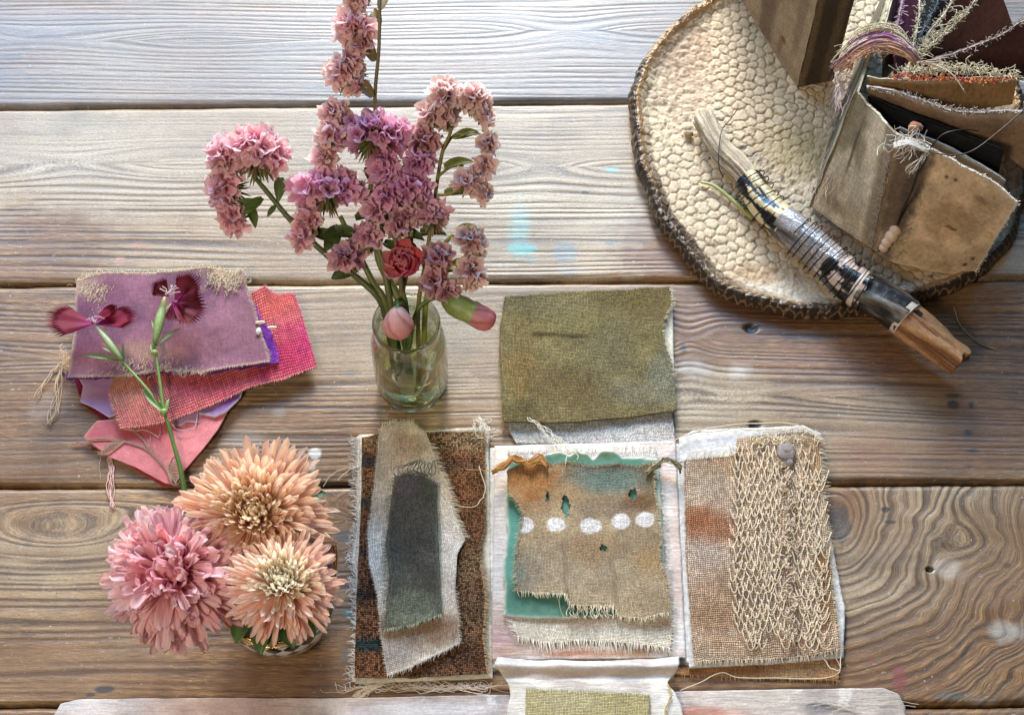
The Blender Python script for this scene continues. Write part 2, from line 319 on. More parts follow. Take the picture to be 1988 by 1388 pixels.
    o = obj('plank', mb, WOOD, table)
    me = o.data; gf = np.vstack([F0[:1], F0, F0[-1:]]); gx = np.vstack([X[:1], X, X[-1:]])
    a = me.attributes.new('grain', 'FLOAT_VECTOR', 'POINT'); a.data.foreach_set('vector', np.stack([gx, gf, gf*0+k*3.7], -1).astype(np.float32).ravel())
    a = me.attributes.new('ridge', 'FLOAT', 'POINT'); a.data.foreach_set('value', rd.astype(np.float32).ravel())
    a = me.attributes.new('wash', 'FLOAT', 'POINT'); a.data.foreach_set('value', ws.astype(np.float32).ravel())
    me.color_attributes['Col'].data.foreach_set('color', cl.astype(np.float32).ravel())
mb = MB(); zz = -.022
mb.add([(x0, -.6, zz), (x1, -.6, zz), (x1, .7, zz), (x0, .7, zz)], [(0, 1, 2, 3)], (.02, .014, .01))
obj('underframe', mb, mat_attr('dark_gap_wood', .9), table)
# ------------------------------------------------------------------ cloth and thread makers
def noisy(P, amp, freq, seed):
    P = np.array(P, float); t = np.concatenate([[0], np.cumsum(np.linalg.norm(np.diff(P, axis=0), axis=1))])
    T = np.gradient(P, axis=0); T /= np.linalg.norm(T, axis=1)[:, None]+1e-9; Nn = np.stack([-T[:, 1], T[:, 0]], -1)
    d = (fbm(t*freq, t*0+seed*1.7, seed, 4)-.5)*2*amp; d *= np.minimum(1, np.minimum(np.arange(len(d)), np.arange(len(d))[::-1])/2)
    return P+Nn*d[:, None]
def paint(X, Y, base, blobs=(), var=.12, seed=0, freq=60):
    C = np.ones(X.shape+(3,))*np.array(base); var = var*1.35
    k = 1+var*2*(fbm(X*freq, Y*freq, seed, 4)-.5)*2; C = C*k[..., None]
    for q, (px, py, rx, ry, cc, st) in enumerate(blobs):
        a = (ell(X, Y, px, py, rx, ry, seed+q, .5 if st < 1 else .36, .6 if st < 1 else .14)*st)[..., None]
        C = C*(1-a)+np.array(cc)*a*(.85+.15*k[..., None])
    return C
def patch(edges, z, res=.0016, jag=.0006, jf=120, seed=0, smooth=False):
    """edges in photo measurements at height z: top, bottom (left to right), left, right (top to bottom)"""
    E = [W(np.array(e, float)[:, 0], np.array(e, float)[:, 1], z)[:, :2] for e in edges]
    L = lambda e: np.linalg.norm(np.diff(e, axis=0), axis=1).sum()
    nu = max(4, int(max(L(E[0]), L(E[1]))/res)); nv = max(4, int(max(L(E[2]), L(E[3]))/res))
    T, B = [noisy(resample(e, nu+1, smooth), jag, jf, seed+i) for i, e in enumerate(E[:2])]; Lf, R = [noisy(resample(e, nv+1, smooth), jag, jf, seed+7+i) for i, e in enumerate(E[2:])]
    for q in (T, B): pass
    T = T.copy(); B = B.copy(); T[0] = (T[0]+Lf[0])/2; Lf[0] = T[0]; T[-1] = (T[-1]+R[0])/2; R[0] = T[-1]; B[0] = (B[0]+Lf[-1])/2; Lf[-1] = B[0]; B[-1] = (B[-1]+R[-1])/2; R[-1] = B[-1]
    u = np.linspace(0, 1, nu+1)[None, :, None]; v = np.linspace(0, 1, nv+1)[:, None, None]
    P = (1-v)*T[None]+v*B[None]+(1-u)*Lf[:, None]+u*R[:, None]-((1-u)*(1-v)*T[0]+u*(1-v)*T[-1]+(1-u)*v*B[0]+u*v*B[-1])
    wu = (L(E[0])+L(E[1]))/2; wv = (L(E[2])+L(E[3]))/2
    UV = np.stack(np.broadcast_arrays(u[..., 0]*wu, v[..., 0]*wv), -1)
    return P, UV
def quad(tl, tr, br, bl): return [[tl, tr], [bl, br], [tl, bl], [tr, br]]
def cloth(name, edges, z, mat, parent=None, base=(.5, .5, .5), blobs=(), var=.12, thick=.0007, wr=.0012, wf=28, res=.0016, jag=.0006, jf=120, seed=0, holes=(), curl=0., zfun=None, smooth=False, edgecol=None, edgew=.0022):
    P, UV = patch(edges, z, res, jag, jf, seed, smooth); X, Y = P[..., 0], P[..., 1]
    n = fbm(X*wf, Y*wf, seed+5, 4); n2 = np.abs(fbm(X*wf*.8+Y*9, Y*wf*.5, seed+9, 3)-.5)*2
    nv, nu = X.shape; ev = np.minimum(np.arange(nv), np.arange(nv)[::-1])[:, None]*res; eu = np.minimum(np.arange(nu), np.arange(nu)[::-1])[None]*res; e = np.minimum(ev, eu)
    Z = z+wr*(n-.2)*1.3+wr*.5*(1-n2)**4+curl*np.exp(-e/.004)*fbm(X*60, Y*60, seed+3, 2)
    if zfun is not None: Z = Z+zfun(X, Y)
    Z = np.maximum(Z, z-.0004)
    C = paint(X, Y, base, blobs, var, seed)
    if edgecol is not None:
        a = (np.exp(-(e/edgew)**2)*(.4+.6*fbm(X*300, Y*300, seed, 2)))[..., None]; C = C*(1-a)+np.array(edgecol)*a
    m = np.ones((nv-1, nu-1), bool)
    if len(holes):
        cx = (X[:-1, :-1]+X[1:, 1:])/2; cy = (Y[:-1, :-1]+Y[1:, 1:])/2
        for (px, py, rx, ry) in holes:
            c = W(px, py, z); m &= (np.sqrt(((cx-c[0])/(rx*MM))**2+((cy-c[1])/(ry*MM))**2)+1.1*(fbm(cx*500, cy*500, 4, 2)-.5)) > 1
    mb = MB(); top = np.stack([X, Y, Z], -1); mb.grid(top, C, UV, mask=m, flip=True)
    bot = top.copy(); bot[..., 2] -= thick; mb.grid(bot, C*.9, UV, mask=m)
    o_ = nv*nu; idx = np.arange(nv*nu).reshape(nv, nu)
    ring = np.concatenate([idx[0, :], idx[1:, -1], idx[-1, -2::-1], idx[-2:0:-1, 0]]); r2 = np.roll(ring, -1)
    mb.f.extend(np.stack([ring, r2, r2+o_, ring+o_], -1).tolist()); mb.mi.extend([0]*len(ring))
    o = obj(name, mb, mat, parent); pass
    return o, top
def fray(line, out, L, sp=.0009, r=.00018, base=(.7, .65, .55), mb=None, curl=.5, zend=None, seed=0, var=.3, keep=.85, jit=.5, slant=0.):
    """loose threads along a border; out = outward direction in the plane"""
    g = np.random.default_rng(seed+100); mb = mb or MB(); line = np.asarray(line, float)
    n = max(2, int(np.linalg.norm(np.diff(line, axis=0), axis=1).sum()/sp)); P = resample(line, n); out = np.array([out[0], out[1], 0.]); out /= np.linalg.norm(out); sd = np.array([-out[1], out[0], 0])
    env = .35+1.1*fbm(np.arange(n)*sp*70, np.zeros(n)+seed, seed, 3)
    for k in range(n):
        if g.random() > keep: continue
        l = L*env[k]*(.55+.7*g.random()); a = (g.random()-.5)*jit+slant; bend = (g.random()-.5)*2*curl; m = 5
        t = np.linspace(0, 1, m); ang = a+bend*t*t; st = np.cumsum(np.stack([np.cos(ang), np.sin(ang)], -1)*l/m, 0); st = np.vstack([[0, 0], st[:-1]])
        p = P[k]+(g.random()-.5)*sp*sd; pts = p+st[:, :1]*out+st[:, 1:]*sd; pts[0] -= out*.0012
        z0 = p[2]; z1 = z0 if zend is None else zend
        pts[:, 2] = z0+(z1-z0)*t+.0012*np.sin(pi*t)*g.random()+r
        mb.tube(pts, r*(1-.45*t), 3, np.array(base)*(1+var*(g.random()-.5)*2), cap=False)
    return mb
def edge(top, which):
    return {'t': top[0], 'b': top[-1], 'l': top[:, 0], 'r': top[:, -1]}[which]
def thread(mb, pts, z, r=.0003, C=(.75, .68, .55), n=30, wig=.0008, seed=0, lift=0., n_=5):
    P = np.array(pts, float); Q = W(P[:, 0], P[:, 1], z); Q = spline(Q, n); t = np.linspace(0, 9, n)
    Q[:, 0] += wig*(vn(t*1.3, t*0, seed)-.5); Q[:, 1] += wig*(vn(t*1.3, t*0+5, seed)-.5); Q[:, 2] += r+lift*np.abs(vn(t*.6, t*0+8, seed))
    mb.tube(Q, r, n_, C)
def one(parent, *a):
    mb = MB(); thread(mb, *a); return obj('loose_thread', mb, THR, parent)
WV_F = mat_weave('fine_linen', .0012, .0006, .55, .22, distort=.8)
WV_M = mat_weave('linen', .0013, .0007, .46, .32, distort=1.0)
WV_B = mat_weave('burlap', .0017, .0009, .48, .28, distort=1.3)
WV_T = mat_weave('tapestry_wool', .00145, .0009, .22, .85, distort=.9)
WV_C = mat_weave('canvas', .0019, .0010, .42, .20, distort=.35)
THR = mat_attr('thread', .8, 900, .15, 0, .15, sheen=.3)
PAP = mat_attr('painted_paper', .42, 160, .10, .0004, .4)
PAPR = mat_attr('soft_paper', .78, 300, .20, .0009, .2)
SILK = mat_weave('silk', .0007, .00012, .8, .10, .38, sheen=.5, distort=.3, gloss=.45)
def smear_paper(name, bumpy=.0009):
    """paper with dragged acrylic: streaky ridges"""
    m = N(name); o = m.obj(); s1 = m.noise(m.mapping(o, (9, 60, 1)), 5, 5, .6); s2 = m.noise(o, 45, 5, .65); s3 = m.noise(o, 420, 3, .6)
    k = m.math('MULTIPLY', m.rng(s1, .3, .7, .84, 1.12), m.rng(s3, .35, .65, .9, 1.08)); comb = m.n('ShaderNodeCombineColor')
    for i in range(3): m.l(k, comb.inputs[i])
    c = m.mix(1.0, m.attr('Col').outputs[0], comb.outputs[0], 'MULTIPLY'); c = m.mix(m.rng(s2, .60, .66, 0, .65), c, (.80, .78, .76))
    h = m.math('ADD', s1, m.math('ADD', s2, m.math('MULTIPLY', s3, .25))); m.out(Base_Color=c, Roughness=.38, Specular_IOR_Level=.4, Normal=m.bump(h, bumpy, .9)); return m.m
ACR = smear_paper('brushed_paint')

# ------------------------------------------------------------------ painted board along the near edge of the table
bd = thing('painted_board', 'whitewashed lilac painted board with rounded corners along the bottom', 'board', W(930, 1420))
E = [[(150, 1358), (400, 1354), (620, 1355), (980, 1349), (1350, 1341), (1715, 1335)], [(105, 1620), (1770, 1620)], [(150, 1358), (118, 1366), (104, 1390), (100, 1500), (105, 1620)], [(1715, 1335), (1745, 1346), (1758, 1372), (1765, 1500), (1770, 1620)]]
cloth('board', E, .006, ACR, bd, (.50, .43, .41), [(200, 1372, 110, 22, (.62, .62, .68), .8), (450, 1375, 120, 20, (.48, .36, .37), .8), (830, 1382, 130, 14, (.68, .68, .72), .95), (1370, 1385, 70, 8, (.50, .20, .14), .8), (1470, 1360, 90, 22, (.62, .58, .52), .7), (1660, 1365, 90, 22, (.45, .42, .38), .7), (640, 1370, 30, 16, (.66, .60, .55), .7), (700, 1386, 40, 8, (.66, .62, .66), .9), (1590, 1378, 30, 10, (.12, .14, .17), .6), (960, 1362, 20, 6, (.3, .36, .38), .6)], .2, thick=.006, wr=.0007, res=.0022, jag=.0007, jf=60, seed=3, smooth=False)
mb = MB()
g = np.random.default_rng(8)
for k in range(7):
    x = 1560+g.random()*170; y = 1360+g.random()*20
    thread(mb, [(x, y), (x+30, y-8+g.random()*16), (x+70, y+g.random()*12)], .0072, .00018, (.7, .66, .6), seed=k)
obj('stray_fibre', mb, THR, bd)

# ------------------------------------------------------------------ the opened fabric book
bk = thing('fabric_book', 'opened handmade fabric book with four flaps spread on the planks', 'book', W(1150, 1060))
# --- right flap
cl, t = cloth('backing_cloth', quad((1318, 1240), (1630, 1240), (1630, 1322), (1305, 1310)), .001, WV_F, bk, (.40, .20, .09), [(1560, 1300, 60, 20, (.52, .36, .2), .6)], seed=21, wr=.0006)
mb = fray(edge(t, 'b'), (0, -1), .004, .0016, .00018, (.55, .38, .2), seed=2); fray(edge(t, 'r'), (1, 0), .004, .002, .00018, (.6, .4, .2), mb=mb, seed=3); obj('frayed_edge', mb, THR, cl)
rp, t = cloth('right_page', [[(1318, 852), (1345, 836), (1560, 826), (1594, 842)], [(1338, 1296), (1500, 1288), (1638, 1276)], [(1318, 852), (1322, 1000), (1338, 1296)], [(1594, 842), (1604, 1000), (1640, 1180), (1638, 1276)]], .004, PAPR, bk, (.60, .60, .61), [(1400, 850, 70, 18, (.74, .76, .80), .8)], .06, thick=.003, wr=.0006, seed=22)
burl, t = cloth('burlap_panel', [[(1328, 893), (1400, 887), (1428, 884), (1430, 850), (1560, 838), (1592, 850)], [(1347, 1286), (1480, 1282), (1560, 1277), (1630, 1262)], [(1328, 893), (1332, 1090), (1347, 1286)], [(1592, 850), (1600, 960), (1612, 1100), (1630, 1262)]], .0062, WV_B, rp,
   (.60, .46, .345), [(1375, 1030, 55, 32, (.36, .15, .07), .85), (1350, 1010, 30, 22, (.38, .14, .06), .7), (1370, 930, 40, 34, (.50, .42, .33), .7), (1430, 900, 60, 40, (.42, .25, .12), .6), (1365, 1080, 40, 30, (.50, .42, .38), .6), (1380, 1200, 60, 45, (.38, .22, .12), .7), (1400, 1150, 50, 40, (.44, .30, .2), .6), (1590, 1050, 30, 40, (.66, .58, .44), .7), (1600, 1110, 18, 30, (.40, .20, .07), .8), (1575, 900, 22, 50, (.42, .25, .11), .7), (1605, 1190, 18, 40, (.42, .24, .1), .7), (1480, 1260, 120, 22, (.48, .32, .20), .6)], .16, seed=23, wr=.0016, res=.0014, jag=.0009, jf=300, thick=.001)
mb = fray(edge(t, 'b'), (0, -1), .0050, .0010, .00026, (.66, .55, .40), seed=4, curl=.7); fray(edge(t, 'r'), (1, -.1), .0052, .0010, .00025, (.72, .62, .46), mb=mb, seed=5, curl=.9, jit=1.2); fray(edge(t, 't')[:int(len(t[0])*.32)], (.2, 1), .011, .0010, .0003, (.74, .66, .48), mb=mb, seed=6, curl=.9, jit=.8, slant=-.3)
fray(edge(t, 't')[int(len(t[0])*.6):], (.2, 1), .007, .0008, .00028, (.74, .64, .48), mb=mb, seed=7, curl=.9, jit=1.2); fray(edge(t, 'l'), (-1, 0), .002, .0014, .0002, (.5, .42, .34), mb=mb, seed=8)
obj('frayed_edge', mb, THR, burl)
# knotted lace: rows of loops
mb = MB(); g = np.random.default_rng(4); zl = .0085
def lace_pt(u, v):            # u,v in lace cells -> photo
    top = 905+0*u; x0 = 1418+(v/25)*6; return x0+u*14.2, 868+v*14.9
for v in range(26):
    for u in range(12):
        if 7 <= u < 8: continue
        if v > 23 and (u < 1 or (3 < u < 6)): continue
        xa, ya = lace_pt(u, v); lean = 4*sin(u*.9+v*.35)+g.normal()*1.5; hh = 17+g.normal()*2; ww = 13.5+g.normal()*2.2; off = 7 if v % 2 else 0
        xa += off+g.normal()*1.6-2+4*sin(v*.33+u*.2); ya += g.normal()*2.4+1.5*sin(u*1.3)
        if u >= 8: xa += 8; ww *= 1.25; hh *= 1.1
        if u > 9 and v < 3: continue
        pts = [(xa-ww*.12, ya-2), (xa+ww*.02, ya+hh*.35), (xa+ww*.18+lean*.3, ya+hh*.85), (xa+ww*.5+lean*.4, ya+hh*1.08), (xa+ww*.82+lean*.3, ya+hh*.85), (xa+ww*.98, ya+hh*.35), (xa+ww*1.12, ya-2)]
        thread(mb, pts, zl, .00052, np.array((.62, .52, .38))*(.85+.3*g.random()), 14, .0006, u*31+v, .0014, 4)
obj('lace_netting', mb, THR, rp)
mb = MB()
for v in range(100):           # the gathered ruffle down the middle of the lace
    y = 862+v*3.9; x = 1522+ (y-862)*.045+7*sin(v*.5)+g.normal()*4
    a = g.random()*2*pi; L = 12+g.random()*9
    pts = [(x-L*cos(a)*.5, y-L*sin(a)*.5), (x+g.normal()*3, y+g.normal()*3), (x+L*cos(a+.9)*.5, y+L*sin(a+.9)*.5), (x+L*cos(a+2.2)*.45, y+L*sin(a+2.2)*.45)]
    thread(mb, pts, zl+.001, .00055, np.array((.58, .47, .35))*(.8+.4*g.random()), 12, .001, v, .003, 4)
obj('lace_ruffle', mb, THR, rp)
mb = MB()
for k in range(26):
    x = 1455+g.random()*140; y = 850+g.random()*14; a = g.random()*6
    thread(mb, [(x, y), (x+14*cos(a), y+9*sin(a)), (x+18*cos(a+1), y+12*sin(a+1))], zl, .00045, (.68, .60, .42), 10, .001, k, .002, 4)
obj('lace_fringe', mb, THR, rp)
one(rp, [(1300, 866), (1322, 850), (1400, 828), (1470, 822), (1540, 824), (1575, 838), (1596, 860)], .008, .00042, (.72, .64, .46), 40, .002, 3, .001)
one(rp, [(1330, 846), (1420, 832), (1500, 836), (1560, 832)], .008, .00035, (.62, .5, .32), 40, .003, 9, .001)
one(rp, [(1320, 1340), (1360, 1325), (1400, 1308), (1440, 1316), (1520, 1318), (1600, 1316), (1632, 1300), (1620, 1270)], .003, .0004, (.70, .60, .42), 60, .002, 5, .001)
one(rp, [(1590, 1262), (1606, 1290), (1628, 1300), (1632, 1268)], .005, .0004, (.72, .64, .5), 30, .002, 6, .001)
mb = MB(); mb.blob(W(1527, 878, .012), (.0078, .0088, .0022), (.26, .23, .22), 14, 8, .35); mb.blob(W(1531, 893, .011), (.005, .006, .002), (.3, .26, .24), 10, 6, .35); obj('felt_scrap', mb, PAPR, rp)
# --- left flap
cl, t = cloth('gauze_lining', [[(692, 850), (700, 842)], [(684, 1322), (700, 1330)], [(692, 850), (690, 1000), (682, 1080), (695, 1180), (684, 1322)], [(740, 842), (740, 1330)]], .0008, WV_F, bk, (.66, .62, .57), (), .1, wr=.0004, seed=31, jag=.002)
mb = fray(edge(t, 'l'), (-1, .3), .008, .0006, .00022, (.80, .77, .74), seed=9, curl=1.6, jit=1.8); obj('frayed_edge', mb, THR, cl)
lp, t = cloth('left_page', quad((704, 846), (948, 828), (957, 1316), (690, 1326)), .003, PAPR, bk, (.60, .57, .48), (), .1, thick=.0022, wr=.0005, seed=32)
bands = [(712, 903, 34, 11, (.025, .035, .035), .9), (708, 978, 34, 10, (.03, .04, .035), .9), (706, 1160, 36, 10, (.035, .03, .03), .9), (720, 1254, 42, 13, (.015, .045, .05), .95), (706, 1075, 14, 8, (.05, .04, .035), .8)]
tp, t = cloth('tapestry_cover', [[(702, 850), (735, 842), (850, 838), (940, 838)], [(688, 1314), (800, 1316), (948, 1306)], [(702, 850), (702, 950), (693, 1150), (688, 1314)], [(940, 838), (943, 1030), (934, 1060), (936, 1100), (944, 1160), (940, 1240), (948, 1306)]], .0055, WV_T, lp,
   (.190, .085, .040), bands+[(905, 860, 60, 24, (.30, .23, .13), .7), (900, 910, 50, 12, (.13, .08, .05), .7), (720, 865, 25, 20, (.28, .17, .08), .8), (710, 940, 20, 22, (.24, .13, .06), .7), (905, 1100, 30, 36, (.26, .18, .09), .7), (930, 1000, 20, 60, (.16, .08, .04), .6), (710, 1110, 30, 30, (.22, .09, .05), .7), (900, 1190, 40, 60, (.20, .13, .07), .6), (840, 1290, 90, 20, (.13, .07, .04), .6)], .22, seed=33, wr=.0018, res=.0014, thick=.0018)
mb = fray(edge(t, 'r'), (1, 0), .0025, .0008, .00025, (.34, .24, .14), seed=10); fray(edge(t, 'r')[int(len(t)*.55):], (1, -.3), .006, .0009, .00026, (.50, .38, .22), mb=mb, seed=12); fray(edge(t, 't')[int(len(t[0])*.4):], (0, 1), .003, .001, .0002, (.5, .42, .3), mb=mb, seed=11); fray(edge(t, 'b'), (0, -1), .0022, .001, .0002, (.3, .18, .1), mb=mb, seed=14)
obj('frayed_edge', mb, THR, tp)
ms, t = cloth('muslin_strip', [[(738, 836), (765, 822), (800, 822), (830, 848)], [(752, 1314), (800, 1298), (850, 1272), (894, 1250)], [(738, 836), (728, 930), (714, 1045), (716, 1090), (732, 1160), (740, 1240), (752, 1314)], [(830, 848), (850, 905), (872, 950), (885, 1000), (904, 1052), (888, 1080), (884, 1150), (890, 1190), (894, 1250)]], .0085, WV_F, lp,
   (.84, .76, .64), [(790, 880, 40, 36, (.50, .36, .25), .8), (780, 835, 40, 12, (.60, .54, .42), .7), (740, 960, 25, 70, (.42, .37, .33), .5), (725, 1070, 20, 50, (.92, .87, .80), .8), (885, 1060, 30, 60, (.92, .86, .78), .8), (800, 1235, 90, 34, (.28, .20, .14), .85), (850, 1230, 40, 30, (.34, .22, .14), .8), (770, 1285, 30, 22, (.42, .38, .38), .8), (870, 1150, 16, 40, (.62, .58, .54), .6)], .12, seed=34, wf=20, wr=.0034, res=.0014, curl=.003)
mb = fray(edge(t, 'r')[int(len(t)*.04):int(len(t)*.52)], (1, .1), .0065, .0007, .00026, (.76, .70, .58), seed=15, curl=.8, slant=-.35); fray(edge(t, 'r')[int(len(t)*.75):], (1, -.2), .003, .0008, .0002, (.7, .66, .6), mb=mb, seed=20); fray(edge(t, 'b'), (-.2, -1), .005, .0009, .0002, (.72, .68, .64), mb=mb, seed=16, curl=.9, jit=.9); fray(edge(t, 'l'), (-1, 0), .0018, .001, .00016, (.8, .76, .7), mb=mb, seed=17); fray(edge(t, 't'), (.3, 1), .004, .0006, .0002, (.78, .70, .55), mb=mb, seed=18, curl=1.4, jit=1.5)
obj('frayed_edge', mb, THR, ms)
gs, t = cloth('grey_linen_scrap', [[(766, 930), (790, 922), (820, 926), (849, 944)], [(746, 1226), (800, 1216), (858, 1196)], [(766, 930), (756, 1000), (748, 1060), (756, 1120), (746, 1226)], [(849, 944), (851, 1050), (858, 1196)]], .0138, WV_M, lp,
   (.105, .100, .085), [(785, 950, 30, 30, (.15, .13, .17), .7), (800, 1010, 60, 50, (.12, .115, .105), .5), (790, 1190, 70, 28, (.20, .22, .16), .8), (830, 1220, 50, 14, (.30, .34, .24), .8), (770, 1130, 30, 40, (.15, .155, .13), .6), (840, 960, 16, 20, (.10, .12, .08), .6)], .15, seed=35, wr=.0030, wf=34, res=.0014, edgecol=(.2, .22, .16))
mb = fray(edge(t, 'l'), (-1, -.1), .0060, .0009, .00026, (.22, .20, .14), seed=21, curl=1.4, jit=.9); fray(edge(t, 'b'), (0, -1), .0026, .0007, .00024, (.46, .50, .36), mb=mb, seed=22); fray(edge(t, 't'), (.1, 1), .006, .0008, .00028, (.15, .14, .12), mb=mb, seed=23, curl=1.6, jit=1.8)
for k in range(9): thread(mb, [(770+k*8, 925-k), (765+k*9, 912-3*sin(k)), (800+k*5, 898+4*cos(k)), (790+k*7, 915), (822+k*2, 925)], .015, .0003, (.10, .10, .085), 18, .002, k, .004)
obj('frayed_edge', mb, THR, gs)
mb = MB(); g = np.random.default_rng(9)
for k in range(60):            # net and fibres under the near edge
    x = 700+g.random()*245; y = 1320+g.random()*12; d = g.choice([-1, 1]); L = 25+g.random()*60
    thread(mb, [(x, y), (x+d*L*.4, y+6+g.random()*8), (x+d*L, y+2+g.random()*14), (x+d*L*1.1, y+g.random()*6)], .0012, .0003, np.array((.72, .62, .50))*(.7+.5*g.random()), 14, .002, k, .001, 3)
for k in range(26):
    thread(mb, [(760+g.random()*8, 1322), (740-k*1.5, 1330+k*.3), (715-k*1.2, 1345+k*.2+g.random()*5), (690+g.random()*20, 1348+g.random()*10)], .0012, .0003, (.60, .48, .34), 14, .002, k, .001, 3)
for k in range(34):
    x = 925+g.random()*25; y = 815+g.random()*40
    thread(mb, [(948, 835+k), (x, y), (x+10*g.normal(), y+12*g.normal()), (x+14*g.normal(), y-10*g.random())], .004, .0003, (.84, .80, .74), 14, .003, k, .003, 3)
obj('net_fibres', mb, THR, lp, kind='stuff')
one(lp, [(930, 905), (942, 945), (935, 970), (915, 985), (875, 980)], .0095, .00038, (.74, .66, .48), 40, .002, 2, .001)
one(lp, [(700, 905), (680, 912), (655, 935)], .001, .0003, (.8, .76, .62), 30, .002, 7, .001)
one(lp, [(970, 900), (945, 915), (925, 912), (905, 910)], .0095, .0003, (.60, .40, .2), 30, .002, 8, .001)
# --- far flap
hp, t = cloth('hinge_strip', [[(985, 805), (1305, 800)], [(1003, 862), (1312, 866)], [(985, 805), (988, 838), (1003, 862)], [(1305, 800), (1312, 866)]], .0025, WV_M, bk, (.50, .54, .56), [(1200, 850, 120, 16, (.70, .70, .71), .8), (1280, 835, 50, 20, (.66, .62, .60), .7), (1050, 858, 60, 10, (.66, .66, .66), .7)], .08, seed=41, wr=.0012)
cl, t = cloth('page_lining', quad((984, 590), (1305, 568), (1310, 790), (986, 815)), .0035, PAPR, bk, (.62, .61, .52), (), .08, thick=.002, seed=42)
ol, t = cloth('olive_cloth', [[(980, 577), (1140, 567), (1301, 558)], [(976, 822), (1100, 824), (1220, 812), (1312, 800)], [(980, 577), (970, 640), (969, 680), (973, 740), (976, 822)], [(1301, 558), (1306, 590), (1296, 612), (1287, 640), (1292, 672), (1303, 700), (1309, 740), (1314, 780), (1312, 800)]], .0062, WV_M, bk,
   (.215, .180, .082), [(1030, 650, 40, 30, (.26, .20, .08), .6), (1130, 640, 70, 35, (.24, .21, .09), .6), (1060, 657, 36, 5, (.07, .05, .02), .9), (1115, 661, 30, 4, (.06, .045, .02), .9), (1010, 730, 34, 50, (.26, .17, .06), .7), (1180, 690, 50, 60, (.19, .17, .10), .6), (1270, 600, 50, 40, (.17, .13, .05), .7), (1210, 580, 60, 22, (.17, .13, .05), .6), (1290, 740, 34, 50, (.25, .26, .20), .7), (1240, 770, 60, 26, (.24, .24, .18), .5), (1100, 760, 60, 40, (.19, .135, .06), .6), (1060, 600, 70, 24, (.24, .205, .11), .6), (1140, 810, 90, 14, (.22, .18, .09), .5)], .16, seed=43, wr=.0028, wf=22, res=.0016, jag=.0006, thick=.0012)
mb = fray(edge(t, 'r')[:int(len(t)*.75)], (1, 0), .0040, .0012, .00026, (.64, .60, .46), seed=24, curl=1.4); fray(edge(t, 'l'), (-1, 0), .0022, .0009, .0002, (.30, .24, .11), mb=mb, seed=25, curl=1.5); fray(edge(t, 't'), (0, 1), .0015, .0008, .00016, (.45, .38, .22), mb=mb, seed=26)
thread(mb, [(976, 822), (968, 790), (970, 740), (966, 700)], .005, .0003, (.34, .28, .14), 30, .003, 5, .002)
for k in range(5): thread(mb, [(1022+k*5, 810+k*3), (1050+k*8, 835+k*3), (1080+k*10, 868+k)], .010, .00028, (.78, .75, .66), 20, .003, k, .001)
obj('frayed_edge', mb, THR, ol)
# --- centre page

for k, (dx, zc) in enumerate(((13, .0018), (8, .0030))):
    cloth('under_page', quad((955-dx*.35, 870), (1312+dx, 862), (1332+dx*.9, 1290-k*4), (952-dx*.3, 1300-k*3)), zc, PAPR, bk, [(.46, .50, .54), (.58, .60, .62)][k], (), .08, thick=.0010, wr=.0003, seed=44+k)
cp, t = cloth('centre_page', quad((960, 866), (1311, 856), (1332, 1278), (955, 1282)), .0048, ACR, bk,
   (.66, .62, .60), [(975, 1240, 30, 50, (.38, .20, .20), .75), (968, 1190, 16, 30, (.40, .30, .24), .6), (1120, 1268, 170, 14, (.52, .36, .28), .75), (1130, 1272, 60, 7, (.50, .22, .13), .7), (1240, 1272, 60, 8, (.48, .30, .16), .7), (1315, 1100, 10, 120, (.62, .44, .38), .6), (1300, 900, 20, 40, (.66, .52, .50), .6), (1165, 862, 12, 6, (.65, .15, .25), .8), (1020, 872, 50, 10, (.78, .76, .75), .8), (1290, 1230, 30, 60, (.76, .76, .80), .7), (970, 1040, 16, 120, (.56, .55, .56), .6), (1120, 880, 150, 14, (.84, .80, .76), .9)], .10, seed=46, wr=.0005, thick=.0012)
cr, t = cloth('cream_cloth', [[(990, 1180), (1305, 1170)], [(1006, 1238), (1060, 1250), (1130, 1244), (1200, 1248), (1300, 1260)], [(990, 1180), (992, 1215), (1006, 1238)], [(1305, 1170), (1306, 1230), (1300, 1260)]], .0068, WV_F, cp, (.80, .74, .62), [(1130, 1210, 50, 14, (.70, .50, .38), .6), (1290, 1220, 30, 12, (.62, .44, .34), .5)], .06, seed=47, wr=.0010)
mb = fray(edge(t, 'b'), (.1, -1), .0085, .0009, .00030, (.88, .84, .74), seed=27, curl=.5, jit=.5); fray(edge(t, 'l'), (-1, .2), .006, .0009, .00026, (.85, .80, .72), mb=mb, seed=28); fray(edge(t, 'r'), (1, -.2), .0055, .0009, .00026, (.85, .80, .72), mb=mb, seed=29)
obj('frayed_edge', mb, THR, cr)
wt, t = cloth('white_gauze', quad((985, 878), (1275, 876), (1302, 1190), (1180, 1180)), .0060, WV_F, cp, (.80, .78, .76), (), .05, seed=48, wr=.0008)
mb = fray(edge(t, 'r'), (1, 0), .006, .0010, .00024, (.84, .80, .80), seed=30, curl=.5); fray(edge(t, 't'), (0, 1), .008, .0009, .00024, (.85, .80, .76), mb=mb, seed=31, curl=.8, jit=1.0)
obj('frayed_edge', mb, THR, wt)
